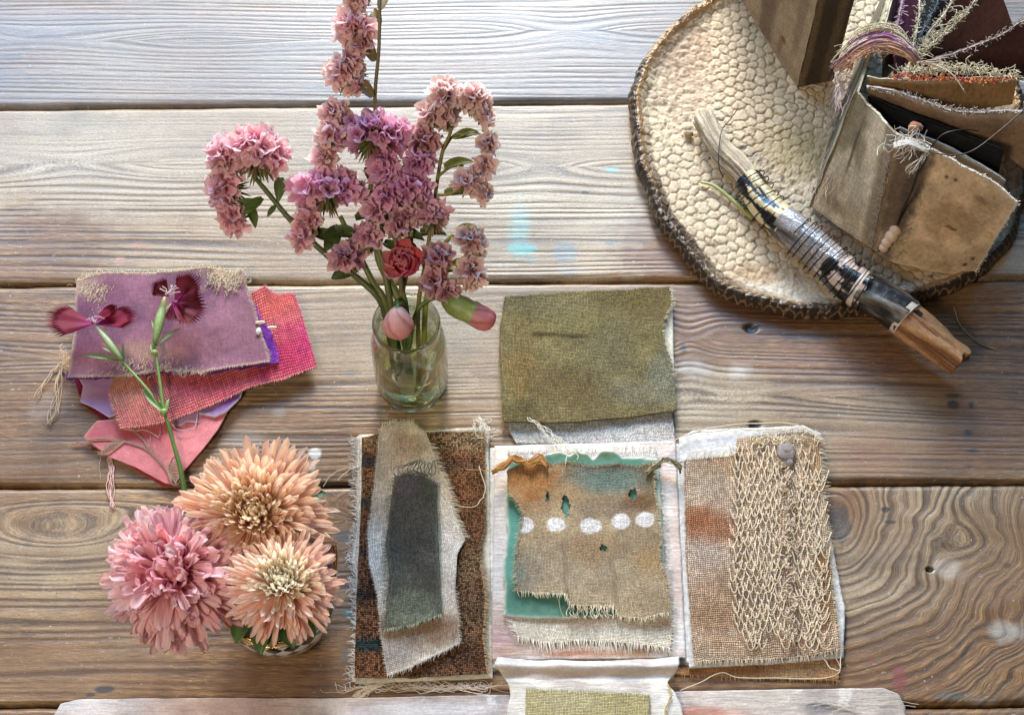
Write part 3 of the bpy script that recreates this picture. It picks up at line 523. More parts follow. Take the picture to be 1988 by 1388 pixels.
tl, t = cloth('teal_paper', [[(986, 896), (1050, 893), (1060, 880), (1085, 876), (1105, 884), (1120, 876), (1140, 880), (1152, 890), (1165, 876), (1190, 874), (1208, 888), (1278, 890)], [(977, 1196), (1030, 1202), (1100, 1202), (1190, 1196), (1290, 1160)], [(986, 896), (982, 990), (985, 1030), (977, 1100), (980, 1150), (977, 1196)], [(1278, 890), (1281, 960), (1288, 1060), (1290, 1160)]], .0082, PAP, cp,
   (.075, .215, .165), [(1150, 882, 110, 16, (.07, .10, .035), .9), (1090, 886, 50, 8, (.05, .16, .08), .7), (1288, 1020, 16, 60, (.34, .66, .60), .85), (1278, 1000, 12, 30, (.18, .50, .42), .7), (995, 1050, 16, 60, (.09, .30, .25), .7), (1100, 1190, 100, 14, (.085, .19, .12), .6)], .12, seed=49, wr=.0014, jag=.0011, jf=160, edgecol=(.75, .76, .70), edgew=.0014)
rc, t = cloth('rust_linen', [[(985, 915), (1020, 900), (1060, 905), (1100, 900), (1150, 908), (1200, 903), (1240, 908), (1268, 900)], [(1004, 1150), (1040, 1154), (1100, 1158), (1108, 1178), (1190, 1182), (1206, 1200), (1250, 1204), (1300, 1192)], [(985, 915), (984, 960), (1004, 978), (1016, 1000), (1006, 1040), (1000, 1090), (1000, 1120), (1004, 1150)], [(1268, 900), (1273, 960), (1282, 1030), (1282, 1090), (1296, 1130), (1300, 1192)]], .0108, WV_F, cp,
   (.46, .36, .235), [(1010, 930, 60, 30, (.34, .19, .08), .8), (1010, 985, 40, 30, (.40, .20, .08), .6), (1030, 975, 16, 12, (.45, .16, .04), .8), (1088, 940, 70, 50, (.40, .25, .12), .6), (1160, 930, 70, 34, (.26, .25, .21), .7), (1200, 945, 50, 26, (.20, .24, .21), .7), (1186, 906, 30, 12, (.20, .045, .01), .95), (1190, 918, 26, 14, (.22, .09, .03), .7), (1130, 905, 60, 8, (.16, .10, .04), .8), (1230, 985, 50, 20, (.22, .13, .06), .8), (1260, 950, 18, 40, (.16, .13, .07), .7), (1180, 1000, 60, 20, (.27, .22, .17), .6), (1020, 1120, 30, 40, (.24, .23, .20), .7), (1120, 1120, 90, 50, (.40, .34, .25), .6), (1230, 1140, 60, 40, (.46, .38, .26), .7), (1265, 1100, 30, 30, (.44, .28, .12), .6), (1150, 1075, 40, 30, (.38, .24, .12), .6), (1030, 945, 50, 26, (.46, .20, .06), .7), (1180, 940, 60, 24, (.17, .26, .24), .75), (1000, 1125, 20, 24, (.20, .26, .22), .6), (1250, 990, 34, 18, (.18, .10, .05), .7), (1265, 1180, 40, 20, (.36, .28, .18), .6)]
   +[(x, y, rx, 15, (.86, .85, .86), 1.0) for x, y, rx in ((1019, 1033, 14), (1082, 1029, 18), (1147, 1031, 19), (1204, 1025, 19), (1251, 1021, 17))], .14, seed=50, wr=.0032, wf=26, res=.0011, jag=.0011, jf=260, holes=[(1098, 983, 8, 20), (1063, 963, 4, 11), (1229, 960, 9, 12), (1171, 1064, 8, 6)], curl=.0015)
mb = fray(edge(t, 'b'), (0, -1), .0058, .0008, .00026, (.76, .68, .50), seed=32, curl=1.0, jit=.9); fray(edge(t, 'l')[int(len(t)*.15):], (-1, -.3), .0042, .0008, .00023, (.55, .50, .36), mb=mb, seed=33, curl=.8); fray(edge(t, 'r'), (1, -.1), .0035, .0008, .00022, (.62, .52, .36), mb=mb, seed=34, curl=.8); fray(edge(t, 't'), (0, 1), .0028, .0008, .00022, (.38, .24, .10), mb=mb, seed=35, curl=1.2, jit=1.2)
g = np.random.default_rng(3)
for k in range(22):            # gathered rust twist at the far left corner
    o1 = g.normal()*4; o2 = g.normal()*3
    thread(mb, [(952+g.random()*10, 914+g.random()*6), (975, 908+o2), (995, 893+o1*.8), (1012, 897+o1*.5), (1030, 903+o2), (1050, 893+o2), (1062, 905+o1)], .0145, .0006, np.array((.40, .20, .06))*(.7+.7*g.random()), 24, .003, k, .003, 4)
for k in range(16):            # and the twisted end at the far right corner
    o1 = g.normal()*3; thread(mb, [(1255, 918+o1), (1275, 905+o1), (1290, 893+o1*.6), (1308, 898+o1*.8), (1322, 908+g.normal()*4)], .0135, .0005, np.array((.22, .19, .10))*(.6+.8*g.random()), 20, .003, k, .003, 4)
thread(mb, [(1098, 905), (1102, 885), (1112, 878), (1122, 888), (1120, 896)], .013, .00045, (.62, .60, .5), 24, .001, 2, .004)
thread(mb, [(1085, 1165), (1090, 1190), (1102, 1200), (1130, 1185), (1150, 1180)], .012, .00025, (.5, .4, .25), 24, .001, 2, .002)
for k in range(18):
    x = 1105+k*5; thread(mb, [(x, 1176), (x-2+g.normal()*4, 1190), (x+g.normal()*8, 1198+g.random()*6)], .0115, .0003, (.84, .80, .66), 10, .001, k, .002, 3)
obj('frayed_edge', mb, THR, rc)
# --- near flap
nf, t = cloth('near_flap', [[(966, 1278), (1140, 1284), (1318, 1276)], [(984, 1600), (1325, 1600)], [(966, 1278), (960, 1296), (975, 1310), (990, 1345), (984, 1400), (984, 1600)], [(1318, 1276), (1316, 1300), (1296, 1326), (1312, 1350), (1326, 1400), (1325, 1600)]], .0100, ACR, bk,
   (.66, .62, .58), [(1080, 1318, 110, 12, (.50, .38, .32), .6), (1250, 1298, 70, 12, (.48, .40, .39), .7), (1000, 1365, 30, 30, (.74, .72, .66), .8), (1295, 1370, 26, 40, (.74, .75, .74), .8), (1130, 1303, 120, 5, (.74, .73, .78), .8)], .08, seed=51, wr=.0025, thick=.0008, smooth=True,
   zfun=lambda X, Y: .0035*np.exp(-((Y-W(1100, 1303)[1])/.004)**2)-.0030*np.exp(-((Y-W(1100, 1318)[1])/.003)**2)+.0015*np.sin(X*130+Y*60)*np.exp(-((Y-W(1100, 1300)[1])/.012)**2))
yl, t = cloth('yellow_linen', quad((1021, 1336), (1261, 1348), (1263, 1600), (1018, 1600)), .0145, WV_F, nf, (.56, .50, .27), [(1100, 1370, 60, 20, (.60, .55, .36), .5)], .06, seed=52, wr=.0006, jag=.0003)
mb = fray(edge(t, 't'), (0, 1), .0022, .0013, .00022, (.58, .54, .38), seed=36, curl=.3, jit=.2); thread(mb, [(1296, 1330), (1302, 1350), (1292, 1380), (1300, 1400)], .0135, .0006, (.60, .45, .15), 20, .002, 1)
obj('frayed_edge', mb, THR, yl)

# ------------------------------------------------------------------ the pile of pink and purple scraps
grp = 'fabric and paper scraps piled on the left'
o, t = cloth('silk_scrap', [[(178, 842), (300, 812), (440, 800)], [(318, 946), (340, 944)], [(178, 842), (205, 880), (262, 912), (318, 946)], [(440, 800), (400, 868), (340, 944)]], .0008, SILK, None, (.36, .016, .030), (), .1, seed=61, wr=.0008, jag=.0003); tag(o, 'crimson silk scrap whose edge peeks out at the bottom left of the pile', 'fabric scrap', grp)
o, t = cloth('embroidered_scrap', [[(190, 820), (330, 800), (448, 792)], [(322, 940), (336, 942)], [(190, 820), (163, 852), (215, 890), (262, 908), (322, 940)], [(448, 792), (425, 838), (395, 876), (336, 942)]], .0032, SILK, None, (.58, .13, .17), [(230, 845, 50, 30, (.36, .03, .05), .7), (300, 840, 90, 26, (.42, .06, .07), .6), (390, 850, 50, 50, (.62, .19, .22), .6), (330, 900, 40, 40, (.62, .18, .20), .6)], .12, seed=62, wr=.0040, wf=16, jag=.0003, edgecol=(.62, .30, .28), edgew=.001); tag(o, 'pointed rose pink silk scrap with tan stitched stems and leaves', 'fabric scrap', grp)
mb = MB(); tan = (.36, .24, .18)
stems = [[(163, 855), (200, 853), (240, 857), (280, 870), (318, 905), (335, 935)], [(255, 832), (275, 850), (290, 872)], [(292, 842), (294, 865), (300, 888)], [(200, 875), (215, 862), (240, 858)], [(190, 880), (212, 880), (240, 858)]]
for k, sx in enumerate(stems):
    for q in (-1.6, 1.6): thread(mb, [(a, b+q) for a, b in sx], .0060, .00042, tan, 40, .0006, k*3, .0002)
for k in range(16):
    f = k/15; y = 893+f*42; hw = 13*sin(pi*min(1, f*.95+.04))+1; thread(mb, [(341-hw, y), (341, y+5), (341+hw*.9, y)], .0062, .00038, np.array(tan)*(1+.4*(k % 2)), 10, .0006, k)
thread(mb, [(336, 886), (326, 910), (330, 932), (342, 942), (354, 925), (350, 900), (338, 884)], .0062, .0005, tan, 40, .0005, 4)
for k in range(9):
    f = k/8; x = 196+f*40; thread(mb, [(x, 882-f*18), (x+5, 872-f*14), (x+10, 862-f*6)], .0062, .0004, tan, 8, .0005, k)
for k in range(7): thread(mb, [(208+k, 884), (212+k*1.5, 915), (208+k*2.2, 950), (222+g.normal()*3, 985+g.random()*6)], .001, .00032, (.74, .46, .44), 24, .003, k, .001)
thread(mb, [(198, 880), (193, 905), (196, 930)], .001, .0002, (.6, .5, .45), 20, .002, 2)
for k in range(6): thread(mb, [(178, 868+k), (165-k*4, 862+g.normal()*4), (150-k*3, 858+k*2)], .002, .0002, (.42, .16, .14), 12, .002, k, .001)
obj('embroidery', mb, THR, o)
cloth_objs = []
o, t = cloth('crimson_cloth_scrap', quad((132, 700), (215, 735), (205, 820), (160, 785)), .0030, WV_M, None, (.28, .02, .07), (), .12, seed=63, wr=.0006); tag(o, 'dark crimson cloth corner under the left end of the pile', 'fabric scrap', grp)
o, t = cloth('paper_scrap', [[(150, 728), (235, 735)], [(156, 781), (180, 792), (212, 812), (228, 806)], [(150, 728), (162, 750), (156, 781)], [(235, 735), (228, 806)]], .0048, PAP, None, (.36, .20, .38), [(165, 765, 18, 22, (.46, .32, .50), .7)], .12, seed=64, wr=.0012, jag=.0005, edgecol=(.6, .5, .62), edgew=.001); tag(o, 'mauve paper scrap sticking out left of the coral canvas', 'paper scrap', grp)
o, t = cloth('paper_scrap', [[(330, 790), (392, 778)], [(334, 826), (352, 828), (362, 820), (388, 822), (392, 810)], [(330, 790), (334, 826)], [(392, 778), (392, 810)]], .0066, PAP, None, (.42, .26, .46), (), .12, seed=65, wr=.0012, jag=.0006, edgecol=(.6, .5, .62), edgew=.001); tag(o, 'small curled lilac paper scrap under the lower edge of the coral canvas', 'paper scrap', grp)
o, t = cloth('paper_scrap', [[(384, 772), (440, 752), (468, 755)], [(384, 804), (418, 812), (440, 802), (468, 772)], [(384, 772), (384, 804)], [(468, 755), (470, 764), (468, 772)]], .0078, PAP, None, (.15, .045, .22), [(410, 795, 26, 12, (.34, .2, .4), .7)], .12, seed=66, wr=.0022, jag=.0005, edgecol=(.78, .74, .78), edgew=.0013); tag(o, 'deep purple paper scrap with torn white edge right of the stem', 'paper scrap', grp)
o, t = cloth('canvas_scrap', [[(222, 735), (330, 640), (480, 575), (515, 556), (525, 566), (545, 575), (560, 569), (574, 574)], [(236, 833), (280, 828), (320, 822), (370, 805), (420, 785), (480, 755), (550, 738), (616, 714)], [(222, 735), (210, 768), (222, 800), (236, 833)], [(574, 574), (590, 625), (604, 672), (616, 714)]], .0108, WV_C, None,
   (.62, .15, .17), [(240, 770, 40, 40, (.72, .34, .24), .9), (270, 800, 60, 40, (.68, .26, .22), .7), (560, 600, 40, 30, (.72, .14, .15), .7), (530, 600, 36, 40, (.62, .12, .10), .8), (580, 690, 50, 50, (.55, .03, .13), .8), (520, 720, 40, 30, (.48, .03, .12), .7), (420, 760, 80, 26, (.56, .08, .13), .6), (600, 660, 18, 60, (.62, .06, .20), .7)], .08, seed=67, wr=.0018, wf=20, jag=.0006, thick=.0012); tag(o, 'coral to hot pink coarse canvas scrap under the purple cloth', 'fabric scrap', grp)
mb = fray(edge(t, 'l')[int(len(t)*.5):], (-1, -.4), .0022, .001, .0003, (.72, .42, .32), seed=40); fray(edge(t, 'b'), (0, -1), .0018, .0010, .00025, (.70, .35, .32), mb=mb, seed=41); fray(edge(t, 'r'), (1, 0), .0016, .0010, .00025, (.75, .2, .3), mb=mb, seed=42); fray(edge(t, 't')[int(len(t[0])*.75):], (0, 1), .003, .0009, .00026, (.75, .25, .3), mb=mb, seed=43)
thread(mb, [(240, 833), (262, 836), (285, 836), (310, 850)], .006, .0005, (.74, .42, .38), 30, .001, 2); thread(mb, [(330, 820), (345, 835), (372, 832), (380, 828), (385, 800)], .010, .0003, (.7, .4, .45), 30, .001, 3); thread(mb, [(310, 822), (312, 838), (308, 852)], .008, .0003, (.6, .2, .24), 20, .001, 4)
obj('frayed_edge', mb, THR, o)
o, t = cloth('violet_cloth_scrap', [[(152, 560), (300, 556), (478, 560), (492, 590)], [(128, 738), (250, 730), (300, 727), (420, 724), (480, 714), (538, 706)], [(156, 560), (148, 650), (128, 738)], [(492, 590), (508, 625), (520, 640), (532, 660), (540, 685), (538, 706)]], .0146, WV_M, None, (.18, .035, .34), [(525, 670, 26, 30, (.25, .05, .50), .8), (132, 720, 20, 30, (.14, .03, .26), .5)], .1, seed=68, wr=.0010, jag=.0022, jf=160); tag(o, 'bright violet cloth scrap showing as a rim below the mauve one', 'fabric scrap', grp)
mb = fray(edge(t, 'r'), (1, 0), .0022, .0006, .0003, (.28, .06, .50), seed=44, curl=.5); obj('frayed_edge', mb, THR, o)
o, t = cloth('mauve_cloth_scrap', [[(150, 548), (205, 533), (300, 532), (400, 522), (440, 528), (474, 526)], [(132, 736), (250, 734), (310, 722), (400, 726), (420, 722), (480, 712), (525, 706)], [(150, 548), (148, 600), (146, 655), (132, 736)], [(474, 526), (484, 572), (495, 598), (505, 632), (510, 655), (525, 690), (525, 706)]], .0172, mat_weave('twill', .0009, .0003, .7, .12, .7, distort=.3), None,
   (.27, .125, .185), [(175, 560, 30, 34, (.52, .40, .30), .75), (440, 545, 40, 24, (.55, .42, .28), .75), (405, 535, 24, 12, (.30, .14, .16), .8), (290, 700, 60, 20, (.44, .30, .24), .6), (200, 640, 60, 80, (.17, .06, .12), .7), (330, 620, 60, 80, (.18, .07, .12), .5), (470, 650, 40, 50, (.31, .15, .19), .5), (250, 560, 60, 16, (.34, .16, .24), .6), (165, 700, 26, 20, (.13, .045, .10), .7)], .14, seed=69, wr=.0038, wf=17, jag=.0008, edgecol=(.60, .50, .34), edgew=.0016, curl=.002); tag(o, 'dusty mauve cloth scrap with cream worn edges on top of the pile', 'fabric scrap', grp)
mb = fray(edge(t, 't'), (0, 1), .0024, .0011, .0003, (.72, .62, .42), seed=45, curl=1.5, jit=1.5); fray(edge(t, 'b'), (0, -1), .0020, .0014, .00026, (.58, .44, .32), mb=mb, seed=46, curl=1.2, jit=1.4); fray(edge(t, 'r'), (1, 0), .002, .0016, .00024, (.5, .35, .3), mb=mb, seed=47)
for (cx_, cy_, rx_, ry_, n_) in ((180, 562, 30, 34, 150), (438, 545, 40, 24, 200), (275, 712, 70, 16, 120), (370, 722, 34, 7, 50)):
    for k in range(n_):
        x = cx_+g.normal()*rx_*.5; y = cy_+g.normal()*ry_*.5; a = g.normal()*.5-1.0; L = 6+g.random()*8
        y = max(y, 532); thread(mb, [(x-L*cos(a)*.5, y-L*sin(a)*.5), (x+g.normal()*2, y+g.normal()*2), (x+L*cos(a)*.5, y+L*sin(a)*.5)], .0200, .00022, np.array((.66, .54, .38))*(.7+.4*g.random()), 7, .001, k, .0012, 3)
for k in range(9): thread(mb, [(132, 690+k*5), (122-k, 705), (100-k*4, 730+k*2), (60+g.random()*20, 765+g.random()*12)] if k < 3 else [(132, 690+k*5), (120, 715), (112+g.normal()*5, 750), (95+g.random()*20, 790+g.random()*15), (92+g.random()*14, 815+g.random()*14)], .001, .0003, (.62, .48, .34), 30, .004, k, .002)
for k in range(16): thread(mb, [(134, 690+g.random()*40), (125+g.normal()*6, 680+g.random()*40), (118+g.random()*16, 650+g.random()*70)], .008, .00022, (.62, .42, .28), 14, .004, k, .002, 3)
obj('frayed_edge', mb, THR, o)
mb = MB()
for x, y, a in ((505, 626, -.1), (528, 636, -.3), (502, 643, 1.3)): mb.blob(W(x, y, .021), (.0045 if a < 1 else .0022, .0016 if a < 1 else .0036, .0016), (.82, .68, .55) if a < 1 else (.62, .62, .62), 8, 6, .3)
o = obj('knotted_tie', mb, THR); tag(o, 'cream knotted thread tie on the right edge of the mauve cloth', 'thread')
# loose threads lying about
mb = MB(); thread(mb, [(1853, 596), (1860, 625), (1875, 645), (1900, 665), (1935, 678)], .0008, .00050, (.42, .30, .16), 40, .001, 5); tag(obj('loose_thread', mb, THR), 'tan thread lying on the plank right of the stick', 'thread')
mb = MB(); thread(mb, [(380, 905), (395, 900), (398, 915), (388, 925), (378, 920)], .0008, .00022, (.38, .06, .08), 40, .001, 5); tag(obj('loose_thread', mb, THR), 'tiny red thread curl between the rose silk and peach bloom', 'thread')
mb = MB(); thread(mb, [(628, 945), (640, 925), (662, 912), (680, 906)], .0008, .00024, (.74, .68, .55), 40, .001, 5); tag(obj('loose_thread', mb, THR), 'pale hair thin thread between the peach bloom and tapestry page', 'thread')
# ------------------------------------------------------------------ flower makers
PETAL = mat_attr('petal', .42, 700, .06, .0001, .35, translucent=.45)
PETALW = mat_attr('papery_petal', .55, 900, .08, .0001, .25, translucent=.42)
GREEN = mat_attr('green_stem', .45, 500, .18, .0002, .4)
def unit(v): v = np.asarray(v, float); return v/(np.linalg.norm(v)+1e-12)
def petal(mb, p, d, up, L, w, bend=0., cup=.3, c0=(1, 1, 1), c1=(1, 1, 1), nt=8, nw=5, tip=.25, twist=0., ruffle=0., shape='spoon', notch=0.):
    """a ribbon petal that starts along d and bends towards up by `bend` radians"""
    d = unit(d); up = unit(up-d*np.dot(up, d)); sd = np.cross(d, up); t = np.linspace(0, 1, nt); t = t+.055*np.sin(2*pi*t)*-1+.10*t*(1-t)
    ang = bend*t*t; st = np.stack([np.cos(ang), np.sin(ang)], -1)*L*np.append(np.diff(t), 0)[:, None]; sp = np.vstack([[0, 0], np.cumsum(st[:-1], 0)])
    tw = twist*t
    if shape == 'spoon': wt = w*(.35+.65*sstep(0, .6, t))*np.where(t > .86, np.sqrt(np.clip(1-((t-.86)/.142)**2, .02, 1)), 1)
    elif shape == 'strap': wt = w*(.30+.70*sstep(0, .45, t))*np.where(t > .9, np.sqrt(np.clip(1-((t-.9)/.105)**2, .10, 1)), 1)
    else: wt = w*np.sin(pi*np.clip(t*.86+.12, 0, 1))**.9+.0001
    s = np.linspace(-1, 1, nw); P = np.zeros((nt, nw, 3)); C = np.zeros((nt, nw, 3))
    for i in range(nt):
        tang = d*cos(ang[i])+up*sin(ang[i]); nrm = -d*sin(ang[i])+up*cos(ang[i]); a = sd*cos(tw[i])+nrm*sin(tw[i]); b = -sd*sin(tw[i])+nrm*cos(tw[i])
        base = p+d*sp[i, 0]+up*sp[i, 1]
        rf = ruffle*L*t[i]*np.sin(s*5+t[i]*7+d[0]*9)
        P[i] = base+np.outer(s*wt[i]*.5, a)+np.outer(cup*wt[i]*s*s*.7+rf, b)-np.outer(notch*L*(1-np.abs(s))*(t[i] > .95), tang)
        k = t[i]**.8; streak = 1-(.16 if shape == 'strap' else .06)*(np.arange(nw) % 2); C[i] = (np.array(c0)*(1-k)+np.array(c1)*k)*streak[:, None]
    mb.grid(P, C)
def frame(n):
    n = unit(n); a = unit(np.cross(n, [0, 1, .01])); b = np.cross(n, a); return n, a, b
def bloom(label, px, py, h, axis, R, N_, c_in, c_mid, c_out, kind, seed, mugc):
    g = np.random.default_rng(seed); n, a, b = frame(axis); c = W(px, py, h); t_ = thing('aster_flower' if kind == 'ribbon' else 'chrysanthemum_flower', label, 'flower', c-np.array([0, 0, .02]), 'blooms in the checkered mug')
    mb = MB(); c = c.astype(float)
    for i in range(N_):
        f = (i+.5)/N_; th = i*2.39996+g.normal()*.12; r = np.cos(th)*a+np.sin(th)*b
        if kind == 'spoon':
            el = radians(84-96*f**.75+g.normal()*9); L = R*(.24+.76*f**.8)*(.82+.30*g.random()); p = c+r*R*.16*f**.5+n*R*(.10-.22*f)
            w = R*(.056+.052*f)*(.85+.3*g.random()); bd_ = (1.15*(1-f)+.25*(g.random()-.2)) if f < .62 else (.35+.5*(g.random()-.5))
            d = r*cos(el)+n*sin(el); up = -r*sin(el)+n*cos(el)
            if f < .5: up = -r
            cc = np.array(c_in)*(1-f)+np.array(c_mid)*f if f < .5 else np.array(c_mid)*(1-(f-.5)*2)+np.array(c_out)*(f-.5)*2
            cc = cc*(.90+.18*g.random()); petal(mb, p, d, up, L, w, bd_, .75, cc*np.array((1.0, .82, .74)), np.minimum(cc*1.10, .97), 12, 5, shape='spoon', twist=g.normal()*.45)
        else:
            if f < .42:
                el = radians(70-60*f+g.normal()*22); L = R*(.30+.55*f)*(.7+.5*g.random()); p = c+r*R*(.10+.34*f)+n*R*(.06+.10*g.random()); w = R*(.10+.07*g.random()); bd_ = g.normal()*1.1
                tw = g.normal()*.9
            else:
                el = radians(34-52*(f-.42)/.58+g.normal()*13); L = R*(.62+.32*(f-.42)/.58)*(.76+.24*g.random()); p = c+r*R*.14+n*R*(.10-.20*f); w = R*(.11+.09*g.random()); bd_ = -.30+g.normal()*.32; tw = g.normal()*.75
            d = r*cos(el)+n*sin(el); up = -r*sin(el)+n*cos(el); cc = np.array(c_mid)*(.88+.26*g.random()) if f > .3 else np.array(c_in)*(.85+.3*g.random())
            petal(mb, p, d, up, L, w, bd_, .30+.35*g.random(), cc*np.array((1.0, .76, .80)), np.minimum(cc*1.08, .97), 12, 9, shape='strap', twist=tw, ruffle=.040, notch=.06)
    obj('petals', mb, PETAL, t_)
    mb = MB(); mb.blob(c-n*R*.10, R*.17, (.30, .16, .05) if kind == 'ribbon' else (.45, .30, .18), 12, 8)
    for i in range(26 if kind == 'ribbon' else 8):
        th = g.random()*2*pi; r = np.cos(th)*a+np.sin(th)*b; q = c+r*R*.09*g.random(); mb.tube([q, q+n*R*.14+r*.001], [.0007, .0004], 4, (.52, .30, .06))
    obj('disc', mb, PETAL, t_)
    mb = MB(); mc = np.array(mugc); pts = spline([c-n*R*.12, c-n*R*.45, (c*.4+mc*.6)-np.array([0, 0, .018]), mc+np.array([0, 0, -.045])], 12); mb.tube(pts, .0028, 7, (.10, .16, .045))
    for i in range(12):
        th = i*2*pi/12; r = np.cos(th)*a+np.sin(th)*b; petal(mb, c-n*R*.16, r*.8-n*.3, n, R*.3, R*.12, .6, .2, (.08, .14, .04), (.12, .20, .05), 5, 3, shape='leaf')
    obj('stem', mb, GREEN, t_)
    return t_, c
# ------------------------------------------------------------------ checkered mug
mugc = W(532, 1138, .072); mt = thing('checkered_mug', 'black and white diamond checkered cup with gold rim holding the blooms', 'mug', (mugc[0], mugc[1], 0))
mx_, my_ = mugc[0], mugc[1]
def rimr(z, th):
    base = np.interp(z, [0, .004, .02, .045, .062, .072], [.025, .027, .039, .0445, .043, .0450]); k = sstep(.045, .072, z)
    return base*(1+k*.26*np.exp(-((((th-.78)+pi) % (2*pi)-pi)/.42)**2))
th = np.linspace(0, 2*pi, 73)[:-1][None]; zs = np.array([0, .001, .004, .012, .02, .03, .04, .05, .058, .064, .069, .072])[:, None]
R_ = rimr(zs, th); outer = np.stack(np.broadcast_arrays(mx_+R_*np.cos(th), my_+R_*np.sin(th), zs), -1)
m = N('diamond_check_glaze'); uv = m.n('ShaderNodeUVMap').outputs[0]; sp = m.n('ShaderNodeSeparateXYZ'); m.l(uv, sp.inputs[0])
a1 = m.math('ADD', sp.outputs[0], sp.outputs[1]); a2 = m.math('SUBTRACT', sp.outputs[0], sp.outputs[1]); par = m.math('FLOORED_MODULO', m.math('ADD', m.math('FLOOR', a1), m.math('FLOOR', a2)), 2.0)
DIA = m.out(Base_Color=m.mix(par, (.80, .79, .77), (.015, .014, .016)), Roughness=.12, Coat_Weight=.6)
WHITE = mat_attr('white_glaze', .12, 60, .02, 0, .5, coat=.5); GOLD = mat_attr('gold_lustre', .18, 200, .1, 0, .5, metallic=1.0)
uvm = np.stack(np.broadcast_arrays(th/(2*pi)*20, zs/.015), -1)
mb = MB(); mb.grid(outer, UV=uvm, closeu=True, flip=False); obj('body', mb, DIA, mt)
zi = np.array([.072, .066, .055, .04, .02, .006])[:, None]; Ri = rimr(zi, th)-.0022; inn = np.stack(np.broadcast_arrays(mx_+Ri*np.cos(th), my_+Ri*np.sin(th), zi), -1)
mb = MB(); mb.grid(inn, (.80, .79, .77), closeu=True, flip=True); mb.add(inn[-1], [tuple(range(72))], (.7, .7, .68)); obj('lining', mb, WHITE, mt)
th1 = np.append(th[0], 2*pi); Rr = rimr(.072, th1)-.0011; mb = MB(); mb.tube(np.stack([mx_+Rr*np.cos(th1), my_+Rr*np.sin(th1), 0*Rr+.0722], -1), .0016, 8, (.72, .42, .13), cap=False); obj('gold_rim', mb, GOLD, mt)
Rr = rimr(.0600, th1)+.0003; mb = MB(); mb.tube(np.stack([mx_+Rr*np.cos(th1), my_+Rr*np.sin(th1), 0*Rr+.0600], -1), .0007, 6, (.72, .42, .13), cap=False); obj('gold_band', mb, GOLD, mt)
b1, c1 = bloom('large peach chrysanthemum at the top of the cup with cream curled centre', 494, 998, .108, (-.02, -.20, 1), .0530, 600, (.99, .78, .58), (.99, .71, .57), (.99, .69, .57), 'spoon', 3, mugc)
b2, c2 = bloom('big ribbon petalled pink aster hanging over the left of the cup', 336, 1114, .098, (-.22, -.08, 1), .0625, 300, (.98, .52, .58), (.99, .62, .66), (.99, .60, .65), 'ribbon', 5, mugc)
b3, c3 = bloom('pale peach chrysanthemum with creamy centre at the right of the cup', 548, 1132, .118, (.05, .02, 1), .0400, 560, (.98, .92, .76), (.99, .74, .63), (.99, .67, .60), 'spoon', 7, mugc)
mb = MB(); g = np.random.default_rng(2)
for k in range(46):  # dark leaves inside the cup, added to darken its interior
    a_ = g.random()*6.28; q = np.array([mx_+.030*cos(a_)*g.random()**.5, my_+.030*sin(a_)*g.random()**.5, .050+.012*g.random()]); petal(mb, q, (cos(a_*3), sin(a_*3), .3*g.random()), (0, 0, 1), .018, .008, -.4, .3, (.02, .045, .012), (.04, .08, .022), 6, 3, shape='leaf')
for px, py, h, dx, dy, L in ((605, 968, .085, .9, .5, .020), (455, 1150, .085, -.6, -.6, .028), (470, 1205, .080, -.2, -1, .030), (505, 1225, .080, .1, -1, .030), (555, 1225, .080, .5, -1, .026), (590, 1210, .080, .9, -.8, .024), (445, 1180, .082, -.8, -.4, .028), (535, 1215, .078, -.1, -.9, .026)):
    p = W(px, py, h); petal(mb, p-np.array([dx, dy, 0])*L*.4, (dx, dy, .1), (0, 0, 1), L, L*.5, -.5, .25, (.035, .075, .02), (.06, .13, .035), 8, 5, shape='leaf', ruffle=.03)
obj('foliage', mb, GREEN, b3)

# ------------------------------------------------------------------ glass jar with water
jb = W(801, 742, 0); jx, jy = float(jb[0]), float(jb[1]); JH = .104
jt = thing('glass_jar', 'small clear glass jar half full of water holding the pink stems', 'jar', (jx, jy, 0))
def thin(name, tint, rough=.02, ior=1.5, k=1.0):
    m = N(name); f = m.n('ShaderNodeLayerWeight'); f.inputs[0].default_value = .5; tr = m.n('ShaderNodeBsdfTransparent'); tr.inputs[0].default_value = (*tint, 1); gl = m.n('ShaderNodeBsdfGlossy'); gl.inputs['Roughness'].default_value = rough
    mx = m.n('ShaderNodeMixShader'); m.l(m.math('MULTIPLY_ADD', m.math('POWER', f.outputs[1], 2.2), .95, .06), mx.inputs[0]); m.l(tr.outputs[0], mx.inputs[1]); m.l(gl.outputs[0], mx.inputs[2]); return m, mx
def ngl(name, tint, ior, rough=0.):
    m = N(name); return m.out(Base_Color=(*tint, 1), Roughness=rough, IOR=ior, Transmission_Weight=1.0, Specular_IOR_Level=.5)
prof_o = [(.000, .0012), (.018, .0008), (.0245, .0015), (.0285, .005), (.0300, .011), (.0303, .030), (.0303, .060), (.0300, .072), (.0285, .080), (.0262, .085), (.0252, .0875), (.0262, .0895), (.0252, .0915), (.0262, .0935), (.0252, .0955), (.0262, .0975), (.0258, .1010), (.0262, .1030), (.0252, JH), (.0240, .1035)]
prof_i = [(.0236, .1010), (.0236, .088), (.0258, .083), (.0276, .076), (.0282, .066), (.0282, .030), (.0276, .012), (.0245, .0062), (.016, .0048), (.000, .0044)]
def lathe(prof, cx_, cy_, n=64, C=(1, 1, 1), sm=True, flip=False):
    P = resample(np.array(prof), max(len(prof)*4, 50)) if sm else np.array(prof); a = np.arange(n)*2*pi/n
    G = np.stack([cx_+P[:, :1]*np.cos(a), cy_+P[:, :1]*np.sin(a), np.repeat(P[:, 1:], n, 1)], -1); mb = MB(); mb.grid(G, C, closeu=True, flip=flip); return mb
